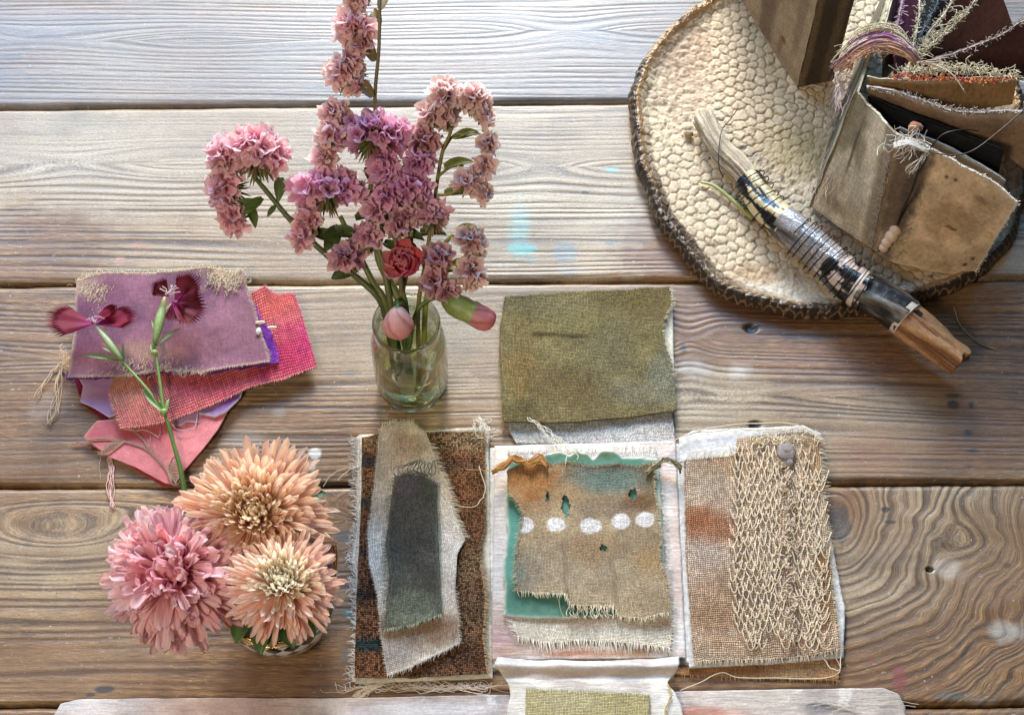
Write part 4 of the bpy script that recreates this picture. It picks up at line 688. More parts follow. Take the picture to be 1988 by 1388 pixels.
gm, gx_ = thin('jar_glass', (.955, .975, .93)); gm.l(gx_.outputs[0], [x for x in gm.t.nodes if x.bl_idname == 'ShaderNodeOutputMaterial'][0].inputs['Surface']); obj('lip', lathe([(.0250, JH-.0020), (.0262, JH-.0012), (.0268, JH), (.0262, JH+.0012), (.0250, JH+.0014), (.0240, JH+.0006), (.0242, JH-.0012), (.0250, JH-.0020)], jx, jy), ngl('lip_glass', (.97, 1, .95), 1.45), jt)
obj('base_ring', lathe([(.0, .0008), (.022, .0008), (.0285, .0030), (.0292, .0060), (.0270, .0042), (.021, .0032), (.0, .0030)], jx, jy), ngl('base_glass', (.95, 1, .90), 1.40), jt)
obj('glass', lathe(prof_o+prof_i, jx, jy), gm.m, jt)
wo = [(.0, .0041), (.016, .0045), (.0248, .0060), (.0280, .0122), (.0285, .030), (.0285, .0452), (.0270, .0448), (.020, .0445), (.0, .0445)]
wm = N('pale_water'); wm.out(Base_Color=(1.0, .985, .80, 1), Roughness=0., IOR=1.33, Transmission_Weight=1.0)
tw_ = wm.n('ShaderNodeBsdfTransparent'); tw_.inputs[0].default_value = (.97, .97, .74, 1); mw = wm.n('ShaderNodeMixShader'); mw.inputs[0].default_value = .72; wm.l(wm.b.outputs[0], mw.inputs[1]); wm.l(tw_.outputs[0], mw.inputs[2]); wm.l(mw.outputs[0], [x for x in wm.t.nodes if x.bl_idname == 'ShaderNodeOutputMaterial'][0].inputs['Surface'])
mb_w = lathe([(.0272, .0446), (.0284, .0450), (.0288, .0458), (.0282, .0464), (.0270, .0452), (.0272, .0446)], jx, jy)
wo_ = obj('water', lathe(wo, jx, jy), wm.m); obj('meniscus', mb_w, ngl('meniscus_water', (1, 1, .9), 1.33), wo_); tag(wo_, 'pale yellow water filling the lower half of the glass jar', 'water')

# ------------------------------------------------------------------ statice
def hgt(py): return .112+(590-py)/590*.135
def floret(mb, p, d, r, c, g, pale):
    n, a, b = frame(d); na = 20; th = np.arange(na)*2*pi/na; ph = g.random()*6
    fr = 1+.18*np.sin(th*5+ph)+.30*(g.random(na)-.5); P = [p+0*th[:, None]]; lv = []
    for q, (rr, z) in enumerate(((.12, -.35), (.42, .25), (.78, .85), (1.08, 1.12))):
        zz = z+.25*np.sin(th*5+ph+1.2)*(q > 1)+(.12+.30*(q > 2))*(g.random(na)-.5)*(q > 0)
        lv.append(p+r*((rr*fr)[:, None]*(np.cos(th)[:, None]*a+np.sin(th)[:, None]*b)+zz[:, None]*n))
    G = np.array(lv); C = np.zeros(G.shape); c = np.array(c)*(.85+.3*g.random())
    C[0] = c*np.array((.55, .34, .34)); C[1] = c*np.array((.84, .62, .72)); C[2] = c*np.array((.98, .88, .94)); pl_ = min(1, pale*1.5); C[3] = c*(1-pl_)+np.array((.98, .86, .80))*pl_
    mb.grid(G, C, closeu=True)
def cluster(parent, px, py, rx, ry, col, pale, up=(0, 1, .35), seed=0, n=None, h=None, r0=.0074):
    g = np.random.default_rng(seed+int(px)); h = hgt(py) if h is None else h; c = W(px, py, h); k = MM*(1.38-h)/1.38
    ax, ay = rx*k*1.10, ry*k*1.14; az = min(ax, ay); mb = MB(); cm = MB(); up = unit(up)
    n = n or int((9+ax*ay*88000)*(1.45 if rx > 60 else 1))
    for i in range(n):
        f = (i+.5)/n; ct = 1-1.55*f; th_ = i*2.39996; st = math.sqrt(max(0, 1-ct*ct)); N3, A, B = frame(up)
        d = unit(N3*ct+A*st*cos(th_)+B*st*sin(th_)+g.normal(size=3)*.16); p = c+d*np.array([ax-r0*.9, ay-r0*.9, az*.8])*(.55+.55*g.random())
        floret(mb, p-d*r0*.45, d+g.normal(size=3)*.32, r0*(.50+.62*g.random()), col, g, pale)
    for i in range(int(n*.8)):
        d = unit(-up*(.35+.9*g.random())+g.normal(size=3)*.7); p = c-up*ay*.15; L = (.5+.45*g.random())*min(ax, ay)
        petal(cm, p+d*L*.25, d, (0, 0, 1), L, .0022, g.normal()*.5, .3, (.10, .11, .03), (.22, .13, .06) if g.random() < .6 else (.13, .17, .05), 4, 3, shape='leaf')
    o = obj('flower_cluster', mb, PETALW, parent); obj('calyx', cm, GREEN, o); return c
def stem(parent, pts, r=.0016, C=(.13, .17, .055), name='stem'):
    P = np.array([(*W(x, y, hh)[:3],) for x, y, hh in pts]); mb = MB(); Q = spline(P, 30); mb.tube(Q, np.linspace(r*1.15, r*.7, 30), 7, C); return obj(name, mb, GREEN, parent)
def leaf(parent, px, py, h, ang, L, wf=.38, C=((.07, .12, .03), (.13, .20, .05)), tz=.2):
    mb = MB(); petal(mb, W(px, py, h), (cos(ang), sin(ang), tz), (0, 0, 1), L, L*wf, -.5, .35, C[0], C[1], 9, 5, shape='leaf', twist=.5); return obj('leaf', mb, GREEN, parent)
J = (jx, jy); hm = .105
PK = (.96, .66, .72); MV = (.86, .50, .70); DR = (.84, .54, .62)
G1 = 'statice sprigs in the jar'
def sprig(label): return thing('statice_sprig', label, 'flower sprig', (jx, jy, .02), G1)
s = sprig('statice sprig arching far left on a thick dark stem')
stem(s, [(768, 735, .012), (745, 600, .10), (700, 545, .118), (640, 500, .13), (575, 440, .145), (520, 375, .16), (495, 345, .165)], .0026, (.085, .11, .04))
for q in ((500, 298, 66, 50), (436, 305, 36, 40), (438, 365, 38, 46), (452, 420, 34, 30)): cluster(s, *q, PK, .30, (-.2 if q[0] > 460 else -.9, 1 if q[1] < 330 else .1, .5), 1)
for a in ((510, 385, .155, 4.0, .022), (505, 395, .155, 3.4, .026), (545, 345, .16, -1.6, .024), (535, 400, .15, 4.2, .012), (485, 400, .15, -1.3, .022)): leaf(s, *a)
s = sprig('tall statice spire rising to the top of the photo')
stem(s, [(790, 735, .012), (782, 600, .10), (770, 480, .14), (742, 330, .145), (728, 205, .20), (736, 90, .235), (738, -40, .26)], .0018, (.17, .14, .07))
for i, q in enumerate(((692, -8, 30, 26), (690, 58, 46, 36), (702, 88, 22, 16), (672, 138, 50, 38), (690, 168, 22, 14), (648, 222, 34, 22), (642, 264, 36, 28), (630, 304, 28, 18))): cluster(s, *q, (.96, .70, .70), .55, (-.7, .9, .5), 10+i)
for a in ((738, 20, .24, 1.2, .018), (735, 55, .235, 1.8, .018), (726, 120, .22, 1.9, .018), (722, 190, .21, 2.1, .018)): leaf(s, *a, .5, ((.16, .12, .05), (.20, .15, .06)))
s = sprig('magenta crested statice head at the centre of the bunch')
stem(s, [(782, 735, .012), (760, 600, .10), (745, 520, .125), (720, 420, .15), (722, 320, .17)], .0026, (.12, .15, .05))
cluster(s, 722, 262, 92, 44, MV, .22, (0, 1, .4), 21); cluster(s, 745, 312, 34, 26, MV, .15, (0, .6, .8), 22); cluster(s, 820, 272, 36, 26, (.74, .40, .42), .3, (.4, .8, .4), 23)
for a in ((712, 325, .165, -1.3, .020), (735, 345, .16, -1.0, .016)): leaf(s, *a)
s = sprig('broad mauve statice head left of centre above the jar')
stem(s, [(775, 735, .012), (752, 600, .10), (722, 545, .115), (690, 480, .13), (660, 420, .145)], .0028, (.13, .16, .055))
cluster(s, 636, 370, 78, 40, MV, .28, (0, 1, .45), 31); cluster(s, 604, 430, 34, 26, PK, .25, (-.5, .7, .4), 32); cluster(s, 586, 462, 22, 26, PK, .35, (-1, 0, .3), 33); cluster(s, 672, 502, 34, 28, DR, .12, (-.4, .5, .7), 34)
for a in ((640, 450, .14, -.3, .028), (660, 440, .14, -2.0, .026), (610, 450, .138, -.6, .026), (700, 515, .12, -2.6, .026), (690, 425, .145, .3, .022), (650, 470, .135, -.9, .022)): leaf(s, *a, .5, ((.035, .06, .015), (.075, .11, .03)))
s = sprig('cluster of small mauve statice heads right of the centre')
stem(s, [(798, 735, .012), (778, 600, .10), (790, 520, .12), (800, 430, .145), (792, 340, .165)], .0026, (.12, .16, .05)); stem(s, [(780, 590, .105), (735, 500, .125), (745, 440, .14), (762, 400, .15)], .0032, (.13, .17, .055))
for i, q in enumerate(((750, 338, 34, 28), (752, 385, 34, 34), (800, 372, 42, 36), (812, 318, 34, 32), (728, 412, 26, 28), (712, 460, 30, 26), (790, 420, 34, 24), (840, 420, 38, 30), (770, 440, 24, 20))): cluster(s, *q, MV if i < 4 else DR, .16 if i < 6 else .3, (.1, .8, .6), 40+i)
for a in ((770, 450, .135, -.4, .024), (730, 470, .13, -2.4, .022), (815, 450, .135, -.2, .022), (790, 470, .13, -1.2, .02), (745, 470, .13, -.7, .02)): leaf(s, *a, .5, ((.035, .06, .015), (.075, .11, .03)))
s = sprig('pale tan tipped statice sprig at the upper right of the bunch')
stem(s, [(815, 735, .012), (812, 600, .10), (828, 500, .13), (842, 400, .15), (858, 300, .175), (872, 265, .185), (880, 240, .19)], .0017, (.20, .18, .05)); stem(s, [(848, 345, .165), (875, 325, .168), (900, 322, .17)], .0012, (.22, .2, .06)); stem(s, [(858, 296, .17), (880, 265, .18), (905, 262, .18)], .0012, (.2, .17, .06)); stem(s, [(845, 380, .155), (870, 378, .158), (895, 370, .16)], .0012, (.22, .2, .06))
TN = (.90, .70, .66)
for i, q in enumerate(((866, 190, 34, 34), (840, 226, 34, 24), (868, 232, 20, 18), (918, 192, 34, 28), (942, 228, 16, 20), (946, 282, 15, 22), (938, 322, 20, 22), (906, 356, 30, 20), (938, 376, 16, 15))): cluster(s, *q, TN, .55, ((1.0, .3, .4) if q[0] > 925 else (-.2 if q[0] < 870 else .6, .9, .4)), 50+i)
for a in ((880, 268, .178, .1, .022), (862, 325, .168, .15, .024), (862, 375, .156, -.1, .022), (885, 265, .18, .2, .018)): leaf(s, *a, .45, ((.14, .19, .03), (.12, .14, .03)))
s = sprig('faded statice sprig leaning right just above the jar mouth')
stem(s, [(822, 735, .012), (826, 600, .10), (838, 540, .115), (860, 480, .13), (880, 455, .135)], .0022, (.26, .28, .05)); stem(s, [(835, 555, .112), (860, 530, .118), (890, 525, .12)], .0014, (.2, .24, .06)); stem(s, [(760, 480, .12), (790, 462, .128), (830, 455, .13), (850, 450, .132)], .0011, (.14, .14, .06))
for i, q in enumerate(((915, 472, 32, 28), (912, 530, 34, 32), (850, 505, 30, 26), (842, 548, 24, 28), (868, 590-20, 20, 18))): cluster(s, *q, (.88, .68, .62) if i < 2 else (.76, .48, .52), .60 if i < 2 else .25, (.6, -.2, .7), 60+i)
for a in ((885, 450, .135, .2, .018), (870, 520, .12, .2, .02), (825, 520, .12, 1.3, .022)): leaf(s, *a, .5, ((.20, .24, .04), (.26, .28, .06)))
# carnations
def carn(label): return thing('carnation', label, 'carnation', (jx, jy, .02), 'carnations in the jar')
s = carn('open coral pink carnation between the statice stems'); stem(s, [(795, 735, .012), (790, 610, .10), (782, 565, .115), (780, 530, .122)], .0022, (.09, .16, .05))
c = W(780, 508, .138); n, a, b = frame((0, -.30, 1)); mb = MB(); g = np.random.default_rng(77)
for i in range(26):
    f = i/26; th_ = i*2.39996; r = np.cos(th_)*a+np.sin(th_)*b; R = .0128
    d = unit(r*(.15+.85*f)+n*(1-.55*f)); petal(mb, c+r*R*.45*f-n*.006, d, -r if f < .75 else n, R*(.75+.5*f), R*(.9+.5*f), 1.5-.7*f, .45, (.62, .05, .07), (.86, .20, .22) if i % 3 else (.90, .36, .34), 8, 7, shape='strap', ruffle=.05, twist=g.normal()*.4)
obj('petals', mb, PETAL, s); mb = MB(); mb.tube([c-n*.020, c-n*.014, c-n*.006], [.003, .0065, .007], 10, (.20, .30, .09)); obj('calyx', mb, GREEN, s)
s = carn('closed pale pink bud hanging in front of the jar neck'); stem(s, [(775, 735, .012), (765, 640, .09), (768, 590, .110), (772, 585, .122), (772, 600, .126)], .0018, (.10, .18, .05))
c = W(773, 626, .118); mb = MB(); ax = unit(W(775, 650, .105)-W(771, 600, .125)); n, a, b = frame(ax); rr = [(0.001, -.0135), (.005, -.011), (.0085, -.006), (.0108, .000), (.0108, .005), (.0085, .010), (.0045, .0122), (.0008, .0115)]
P = resample(np.array(rr), 22); th_ = np.arange(70)*2*pi/70; lob = 1+.15*((th_*4/(2*pi)+np.linspace(0, 1.5, 22)[:, None]) % 1)
G = c+(P[:, 0][:, None, None]*lob[..., None])*(np.cos(th_)[:, None]*a+np.sin(th_)[:, None]*b)[None]+P[:, 1][:, None, None]*n; k = np.linspace(0, 1, 22)[:, None, None]; sw = ((th_*4/(2*pi)+np.linspace(0, 1.5, 22)[:, None]) % 1)[..., None]; mb.grid(G, (np.array((.95, .60, .58))*(1-k)+np.array((.90, .40, .42))*k)*(.72+.34*sstep(0, .35, sw))*(1-.10*np.sin(th_*24)[None, :, None]*.5), closeu=True)  # fold edges darkened in the petal colour as crease shade
for i in range(5): r = np.cos(i*1.257)*a+np.sin(i*1.257)*b; petal(mb, c+n*.009+r*.004, n*.8+r*.2, -r, .006, .006, 1.3, .4, (.85, .28, .28), (.92, .45, .42), 6, 5, shape='strap')
obj('petals', mb, PETAL, s); mb = MB()
for i in range(5): r = np.cos(i*1.257+.4)*a+np.sin(i*1.257+.4)*b; petal(mb, c-n*.0140, r*.8+n*.6, n, .012, .008, .55, .4, (.16, .26, .08), (.30, .40, .16), 6, 5, shape='leaf')
obj('calyx', mb, GREEN, s)
s = carn('green carnation bud with pink tip pointing right of the jar'); stem(s, [(785, 735, .012), (800, 640, .09), (812, 600, .107), (835, 582, .112), (858, 578, .115)], .0020, (.10, .17, .05))
P0 = W(858, 580, .115); P1 = W(960, 628, .108); ax = unit(P1-P0); LL = np.linalg.norm(P1-P0); n, a, b = frame(ax); th_ = np.arange(70)*2*pi/70
def spun(tr, rr, col): 
    P = resample(np.array(list(zip(tr, rr))), 20); lob = 1+.16*((th_*5/(2*pi)+P[:, :1]*1.6) % 1)*sstep(.5, .6, P[:, :1]); G = P0+ax*LL*P[:, 0][:, None, None]+(P[:, 1][:, None]*lob)[..., None]*(np.cos(th_)[:, None]*a+np.sin(th_)[:, None]*b)[None]; mb = MB(); k = np.linspace(0, 1, 20)[:, None, None]; sw = ((th_*5/(2*pi)+P[:, :1]*1.6) % 1)[..., None]; mb.grid(G, (np.array(col[0])*(1-k)+np.array(col[1])*k)*(1-.35*(1-sstep(0, .3, sw))*sstep(.45, .6, P[:, :1])[..., None])*(1-.06*np.sin(th_*26)[None, :, None]), closeu=True); return mb  # shade of the petal creases is painted into the colour here
obj('petals', spun([.48, .62, .78, .90, .97, 1.0], [.0075, .0086, .0088, .0078, .0060, .0020], ((.86, .42, .40), (.88, .30, .34))), PETAL, s)
mb = spun([0, .05, .2, .4, .6, .68], [.002, .005, .0088, .0096, .0086, .0082], ((.14, .20, .05), (.34, .42, .14)))
for i in range(5): r = np.cos(i*1.257+.2)*a+np.sin(i*1.257+.2)*b; petal(mb, P0+ax*LL*.55+r*.0084, ax, -r, .013, .0085, .35, .5, (.26, .34, .10), (.34, .40, .14), 6, 5, shape='leaf')
obj('calyx', mb, GREEN, s)

# ------------------------------------------------------------------ dianthus stem on the scraps
s = thing('dianthus_stem', 'forked green dianthus stem with two crimson flowers lying on the scraps', 'flower', W(340, 850, .02))
zs_ = .030
stem(s, [(359, 962, .006), (350, 910, .014), (335, 855, .020), (319, 800, .026)], .0020, (.10, .20, .05)); stem(s, [(318, 800, .027), (310, 740, zs_), (303, 690, .032), (300, 670, .034)], .0014, (.14, .24, .07)); stem(s, [(318, 802, .026), (285, 755, zs_), (240, 705, .030), (212, 672, .034), (195, 648, .036)], .0012, (.17, .28, .08))
mb = MB(); mb.blob(W(318, 800, .027), (.0034, .0034, .003), (.22, .32, .10), 10, 6); mb.blob(W(300, 685, .033), (.003, .003, .0028), (.26, .36, .12), 10, 6); obj('stem_node', mb, GREEN, s)
for a in ((318, 800, .028, 2.3, .030, .2), (322, 800, .028, 1.45, .013, .25), (302, 672, .034, .75, .028, .10), (236, 700, .032, 2.95, .034, .10), (298, 685, .034, 1.9, .009, .3), (240, 702, .032, 1.7, .018, .1)): leaf(s, *a[:5], a[5], ((.10, .19, .05), (.15, .27, .08)), .05)
def taper(p0, p1, h, r, c0, c1, name):
    P = np.linspace(0, 1, 10)[:, None]; A = W(*p0, h); B = W(*p1, h+.003); mb = MB(); mb.tube(A*(1-P)+B*P, r*np.array([.35, .6, .8, .95, 1, .95, .8, .6, .4, .15]), 9, np.array(c0)*(1-P)+np.array(c1)*P)
    ax = unit(B-A); sdv = unit(np.cross(ax, [0, 0, 1]))
    for k in range(6): d = unit(ax+sdv*(.5*(k-2.5)/2.5)); petal(mb, A+ax*np.linalg.norm(B-A)*(.25+.08*k)+sdv*(k-2.5)*.0008, d, (0, 0, 1), .010, .0016, .3*(-1)**k, .3, c0, c1, 5, 3, shape='leaf')
    return obj(name, mb, GREEN, s)
taper((300, 668), (321, 572), .036, .0042, (.16, .28, .08), (.40, .46, .20), 'calyx'); taper((238, 700), (184, 630), .036, .0032, (.16, .28, .08), (.46, .50, .34), 'calyx')
def fan(cx_, cy_, h, a0, a1, R, seed, col=(.15, .0015, .022), col2=(.09, .001, .012), tilt=.2):
    """a fringed dianthus petal"""
    g = np.random.default_rng(seed); nr, na = 12, 97; c = W(cx_, cy_, h); A = np.linspace(a0, a1, na); k = MM
    teeth = 1-.24*np.abs(((np.arange(na)*.2083+.03*g.random(na)) % 1)*2-1)*1.0+.05*(g.random(na)-.5); env = .72+.28*np.sin(np.linspace(0.25, pi-.25, na)); G = np.zeros((nr, na, 3)); C = np.zeros((nr, na, 3))
    for i in range(nr):
        f = i/(nr-1); r = R*k*f*env*(1+(teeth-1)*sstep(.62, 1, f)); G[i] = c+np.stack([r*np.cos(A), r*np.sin(A), .004*f+tilt*r*np.sin(A*2+seed)+.0012*np.sin(A*9+seed)*f], -1)
        k2 = sstep(.05, .5, f); C[i] = (np.array((.22, .01, .10))*(1-k2)+np.array(col)*k2)*(1-.25*f)+np.array(col2)*.25*f
    mb = MB(); mb.grid(G, C); G2 = G.copy(); G2[..., 2] -= .0004; mb.grid(G2, C*.8, flip=True); return mb
PD = mat_attr('velvet_petal', .6, 900, .12, .0002, .2, translucent=.05)
for a in ((184, 628, .040, 2.55, 3.75, 92, 1), (176, 626, .041, .15, .9, 60, 2), (186, 630, .040, -.30, .75, 84, 3)): obj('petal', fan(*a), PD, s)
for a in ((328, 576, .044, 1.7, 3.2, 40, 4), (336, 596, .042, -1.2, .9, 66, 5), (338, 582, .043, -.1, 1.5, 62, 6), (335, 585, .041, -1.9, -.6, 50, 8)): obj('petal', fan(*a, col=(.085, .001, .008), col2=(.13, .002, .016)), PD, s)
mb = MB(); g = np.random.default_rng(1)
for k in range(9): a = g.random()*3.1-.3; thread(mb, [(322, 575), (330+8*cos(a), 572-8*sin(a)), (330+22*cos(a), 572-18*sin(a))], .047, .00035, (.80, .70, .66), 10, .001, k, .003)
for k in range(6): a = 1.0+k*.3; thread(mb, [(184, 630), (184+14*cos(a), 630-14*sin(a)), (190+26*cos(a), 632-14*sin(a))], .044, .0003, (.80, .62, .74), 10, .001, k, .003)
obj('stamen', mb, PETAL, s)
# ------------------------------------------------------------------ honeycomb plate
pc = W(1605, 245, .014)[:2]; out_px = [(1222, 215), (1228, 165), (1240, 128), (1262, 90), (1300, 48), (1345, 15), (1400, -15), (1470, -50), (1600, -85), (1740, -75), (1860, -20), (1950, 70), (1990, 190), (1998, 320), (1975, 440), (1935, 510), (1885, 545), (1800, 572), (1740, 588), (1650, 605), (1560, 610), (1480, 598), (1420, 580), (1370, 545), (1330, 505), (1300, 465), (1275, 425), (1252, 375), (1236, 320), (1226, 270)]
Q = W(np.array(out_px)[:, 0], np.array(out_px)[:, 1], .014)[:, :2]-pc; qa = np.arctan2(Q[:, 1], Q[:, 0]); qr = np.hypot(Q[:, 0], Q[:, 1]); o_ = np.argsort(qa)
nth, nr = 1100, 250; A = np.linspace(-pi, pi, nth, endpoint=False); RA = np.interp(A, qa[o_], qr[o_], period=2*pi)
for _ in range(6): RA = (np.roll(RA, 6)+RA+np.roll(RA, -6))/3
RA = RA+.0040*(fbm(np.cos(A)*9+20, np.sin(A)*9+20, 3)-.5)*2+.0016*(fbm(np.cos(A)*40+50, np.sin(A)*40+50, 5)-.5)
rho = np.concatenate([np.linspace(.004, .90, 190), np.linspace(.904, 1.0, 60)])[:, None]
X = pc[0]+rho*RA*np.cos(A)[None]; Y = pc[1]+rho*RA*np.sin(A)[None]
def hexd(x, y, s):
    x = x/s; y = y/s; r3 = math.sqrt(3); ax = np.mod(x, 1)-.5; ay = np.mod(y, r3)-r3/2; bx = np.mod(x-.5, 1)-.5; by = np.mod(y-r3/2, r3)-r3/2
    k = (ax**2+ay**2) < (bx**2+by**2); px = np.where(k, ax, bx); py = np.where(k, ay, by); ix = np.round((x-px)*2); iy = np.round((y-py)/r3*2)
    return .5-np.maximum(np.abs(px)*.5+np.abs(py)*.8660254, np.abs(px)), ix, iy
ca, sa = cos(.42), sin(.42); wx = .0052*(fbm(X*75, Y*75, 1, 3)-.5)*2; wy = .0052*(fbm(X*75+9, Y*75, 2, 3)-.5)*2
hd, ix, iy = hexd((X+wx)*ca+(Y+wy)*sa, -(X+wx)*sa+(Y+wy)*ca, .0102)
hd2, _, _ = hexd((X+wx*1.3)*ca+(Y+wy)*sa+.3, -(X+wx)*sa+(Y+wy*1.3)*ca+.3, .0086)
rough = fbm(X*260, Y*260, 12, 4); fine = fbm(X*800, Y*800, 14, 3); big = fbm(X*16, Y*16, 15, 3)
porous = np.clip(ell(X, Y, 1320, 150, 70, 110, 1)+ell(X, Y, 1600, 330, 150, 60, 2)*.8+ell(X, Y, 1540, 560, 130, 34, 4)*.9+.7*sstep(.50, .66, big)*(1-ell(X, Y, 1400, 440, 140, 120, 9, .3, .5)), 0, 1)
cellh = vn(ix*.61+iy*1.37, iy*.53, 7)
bumpz = .0013*sstep(.0, .13, hd)*(.6+.6*cellh)*(1-.75*porous)+.0005*np.sqrt(np.clip(hd, 0, .5)*2)+.0011*(rough-.5)*(.55+1.6*porous)+.0005*(fine-.5)
prof = np.interp(rho, [0, .80, .90, .935, .955, .975, .99, 1.0], [.0085, .0082, .0090, .0125, .0155, .0150, .0115, .005])*np.ones_like(X)
nearrim = sstep(.94, .965, rho); scl, _, _ = hexd(A[None]*RA.mean()*1.0+wx, rho*.16+wy*.5, .0075)
Z = prof+bumpz*(1-nearrim)+nearrim*(.0014*sstep(0, .12, scl)+.0034*(rough-.5))
lift = .004*sstep(.7, 1, rho)*np.cos(A-2.6)[None]; Z = Z+np.maximum(lift, -.001)
cream = np.array((.56, .46, .325)); groove = np.array((.13, .08, .04)); C = np.ones(X.shape+(3,))*cream
C = C*(.82+.34*fbm(X*40, Y*40, 17, 3)+.10*(cellh-.5))[..., None]
a = ((1-sstep(0, .07, hd))*(1-.7*porous)*.75+porous*.30*sstep(.5, .7, rough)+.5*sstep(.66, .74, rough))[..., None]; C = C*(1-np.clip(a, 0, 1))+groove*np.clip(a, 0, 1)
for (px, py, rx, ry, cc, st, sd_) in ((1560, 300, 80, 60, (.36, .29, .13), .6, 3), (1500, 90, 40, 120, (.46, .38, .18), .35, 5), (1330, 140, 60, 110, (.46, .30, .21), .5, 6), (1540, 575, 140, 26, (.58, .54, .46), .7, 7), (1470, 545, 60, 24, (.34, .20, .10), .6, 8), (1690, 500, 110, 60, (.40, .24, .10), .7, 9), (1600, 470, 50, 30, (.42, .22, .12), .6, 10), (1336, 262, 12, 8, (.12, .07, .03), .8, 11)):  # browns below the journal paint its shadow on the plate, others are stains
    k = (ell(X, Y, px, py, rx, ry, sd_, .6, .6)*st)[..., None]; C = C*(1-k)+np.array(cc)*k
rimw = sstep(.925, .945, rho+.006*(fbm(A*30, A*0+2, 9)-.5)[None]); rc_ = np.array((.42, .27, .14))*(.6+.8*rough[..., None]); C = C*(1-rimw[..., None])+rc_*rimw[..., None]
ang = A[None]; darkm = np.clip(sstep(.955, .972, rho+.004*(rough-.5))*np.where((ang > 1.2) & (ang < 2.72), .9*sstep(.52, .60, rough+.25*(fbm(A*12, A*0, 4)-.5)[None]), 1), 0, 1)
lb = np.exp(-((((ang+2.45)+pi) % (2*pi)-pi)/.60)**2)                              # broad dark scales on the lower left lip
darkm = np.maximum(darkm, lb*sstep(.895, .915, rho+.012*(fbm(X*120, Y*120, 8)-.5))); bl = np.exp(-((((ang+1.6)+pi) % (2*pi)-pi)/.6)**2); darkm = np.maximum(darkm, bl*sstep(.935, .95, rho+.01*(rough-.5)))
dk = np.array((.035, .024, .018))*(1-(1-sstep(0, .07, scl)))[..., None]+np.array((.30, .19, .10))*(1-sstep(0, .07, scl))[..., None]; C = C*(1-darkm[..., None])+dk*darkm[..., None]
C = np.clip(C, .004, 1)
pl = thing('ceramic_plate', 'large cream honeycomb textured plate with dark scaly rim holding the journals', 'plate', (pc[0], pc[1], 0))
pot = mat_attr('rough_stoneware', .62, 420, .16, .0004, .35)
kr = 190+22
mb = MB(); mb.grid(np.stack([X, Y, Z], -1)[:kr], C[:kr], closeu=True, flip=False); mb.add([(pc[0], pc[1], .009)], [], cream); i0 = mb.n-1; mb.f.extend([(i0, k, (k+1) % nth) for k in range(nth)]); mb.mi.extend([0]*nth); obj('well', mb, pot, pl)
P = np.stack([X, Y, Z], -1)[kr-1:]; bot = np.stack([pc[0]+.93*RA*np.cos(A), pc[1]+.93*RA*np.sin(A), 0*A+.0005], -1)[None]; mb = MB(); mb.grid(np.vstack([P, bot]), np.vstack([C[kr-1:], C[-1:]]), closeu=True); obj('rim', mb, mat_attr('glazed_rim', .34, 420, .2, .0006, .5), pl)
mb = MB(); mb.blob(W(1337, 260, .013), (.0042, .0034, .0032), (.40, .32, .2), 9, 6, .5); tag(obj('stone_chip', mb, pot), 'small tan chip lying beside the pale end of the stick', 'stone chip')
mb = MB(); Qs = spline([W(1360, 354, .0125), W(1388, 362, .015), W(1425, 392, .0150), W(1462, 425, .0135)], 20); mb.tube(Qs, np.linspace(.0012, .0024, 20), 6, (.34, .36, .13)); tag(obj('plant_stem', mb, GREEN), 'dry green stalk tucked under the left side of the wrapped stick', 'stalk')

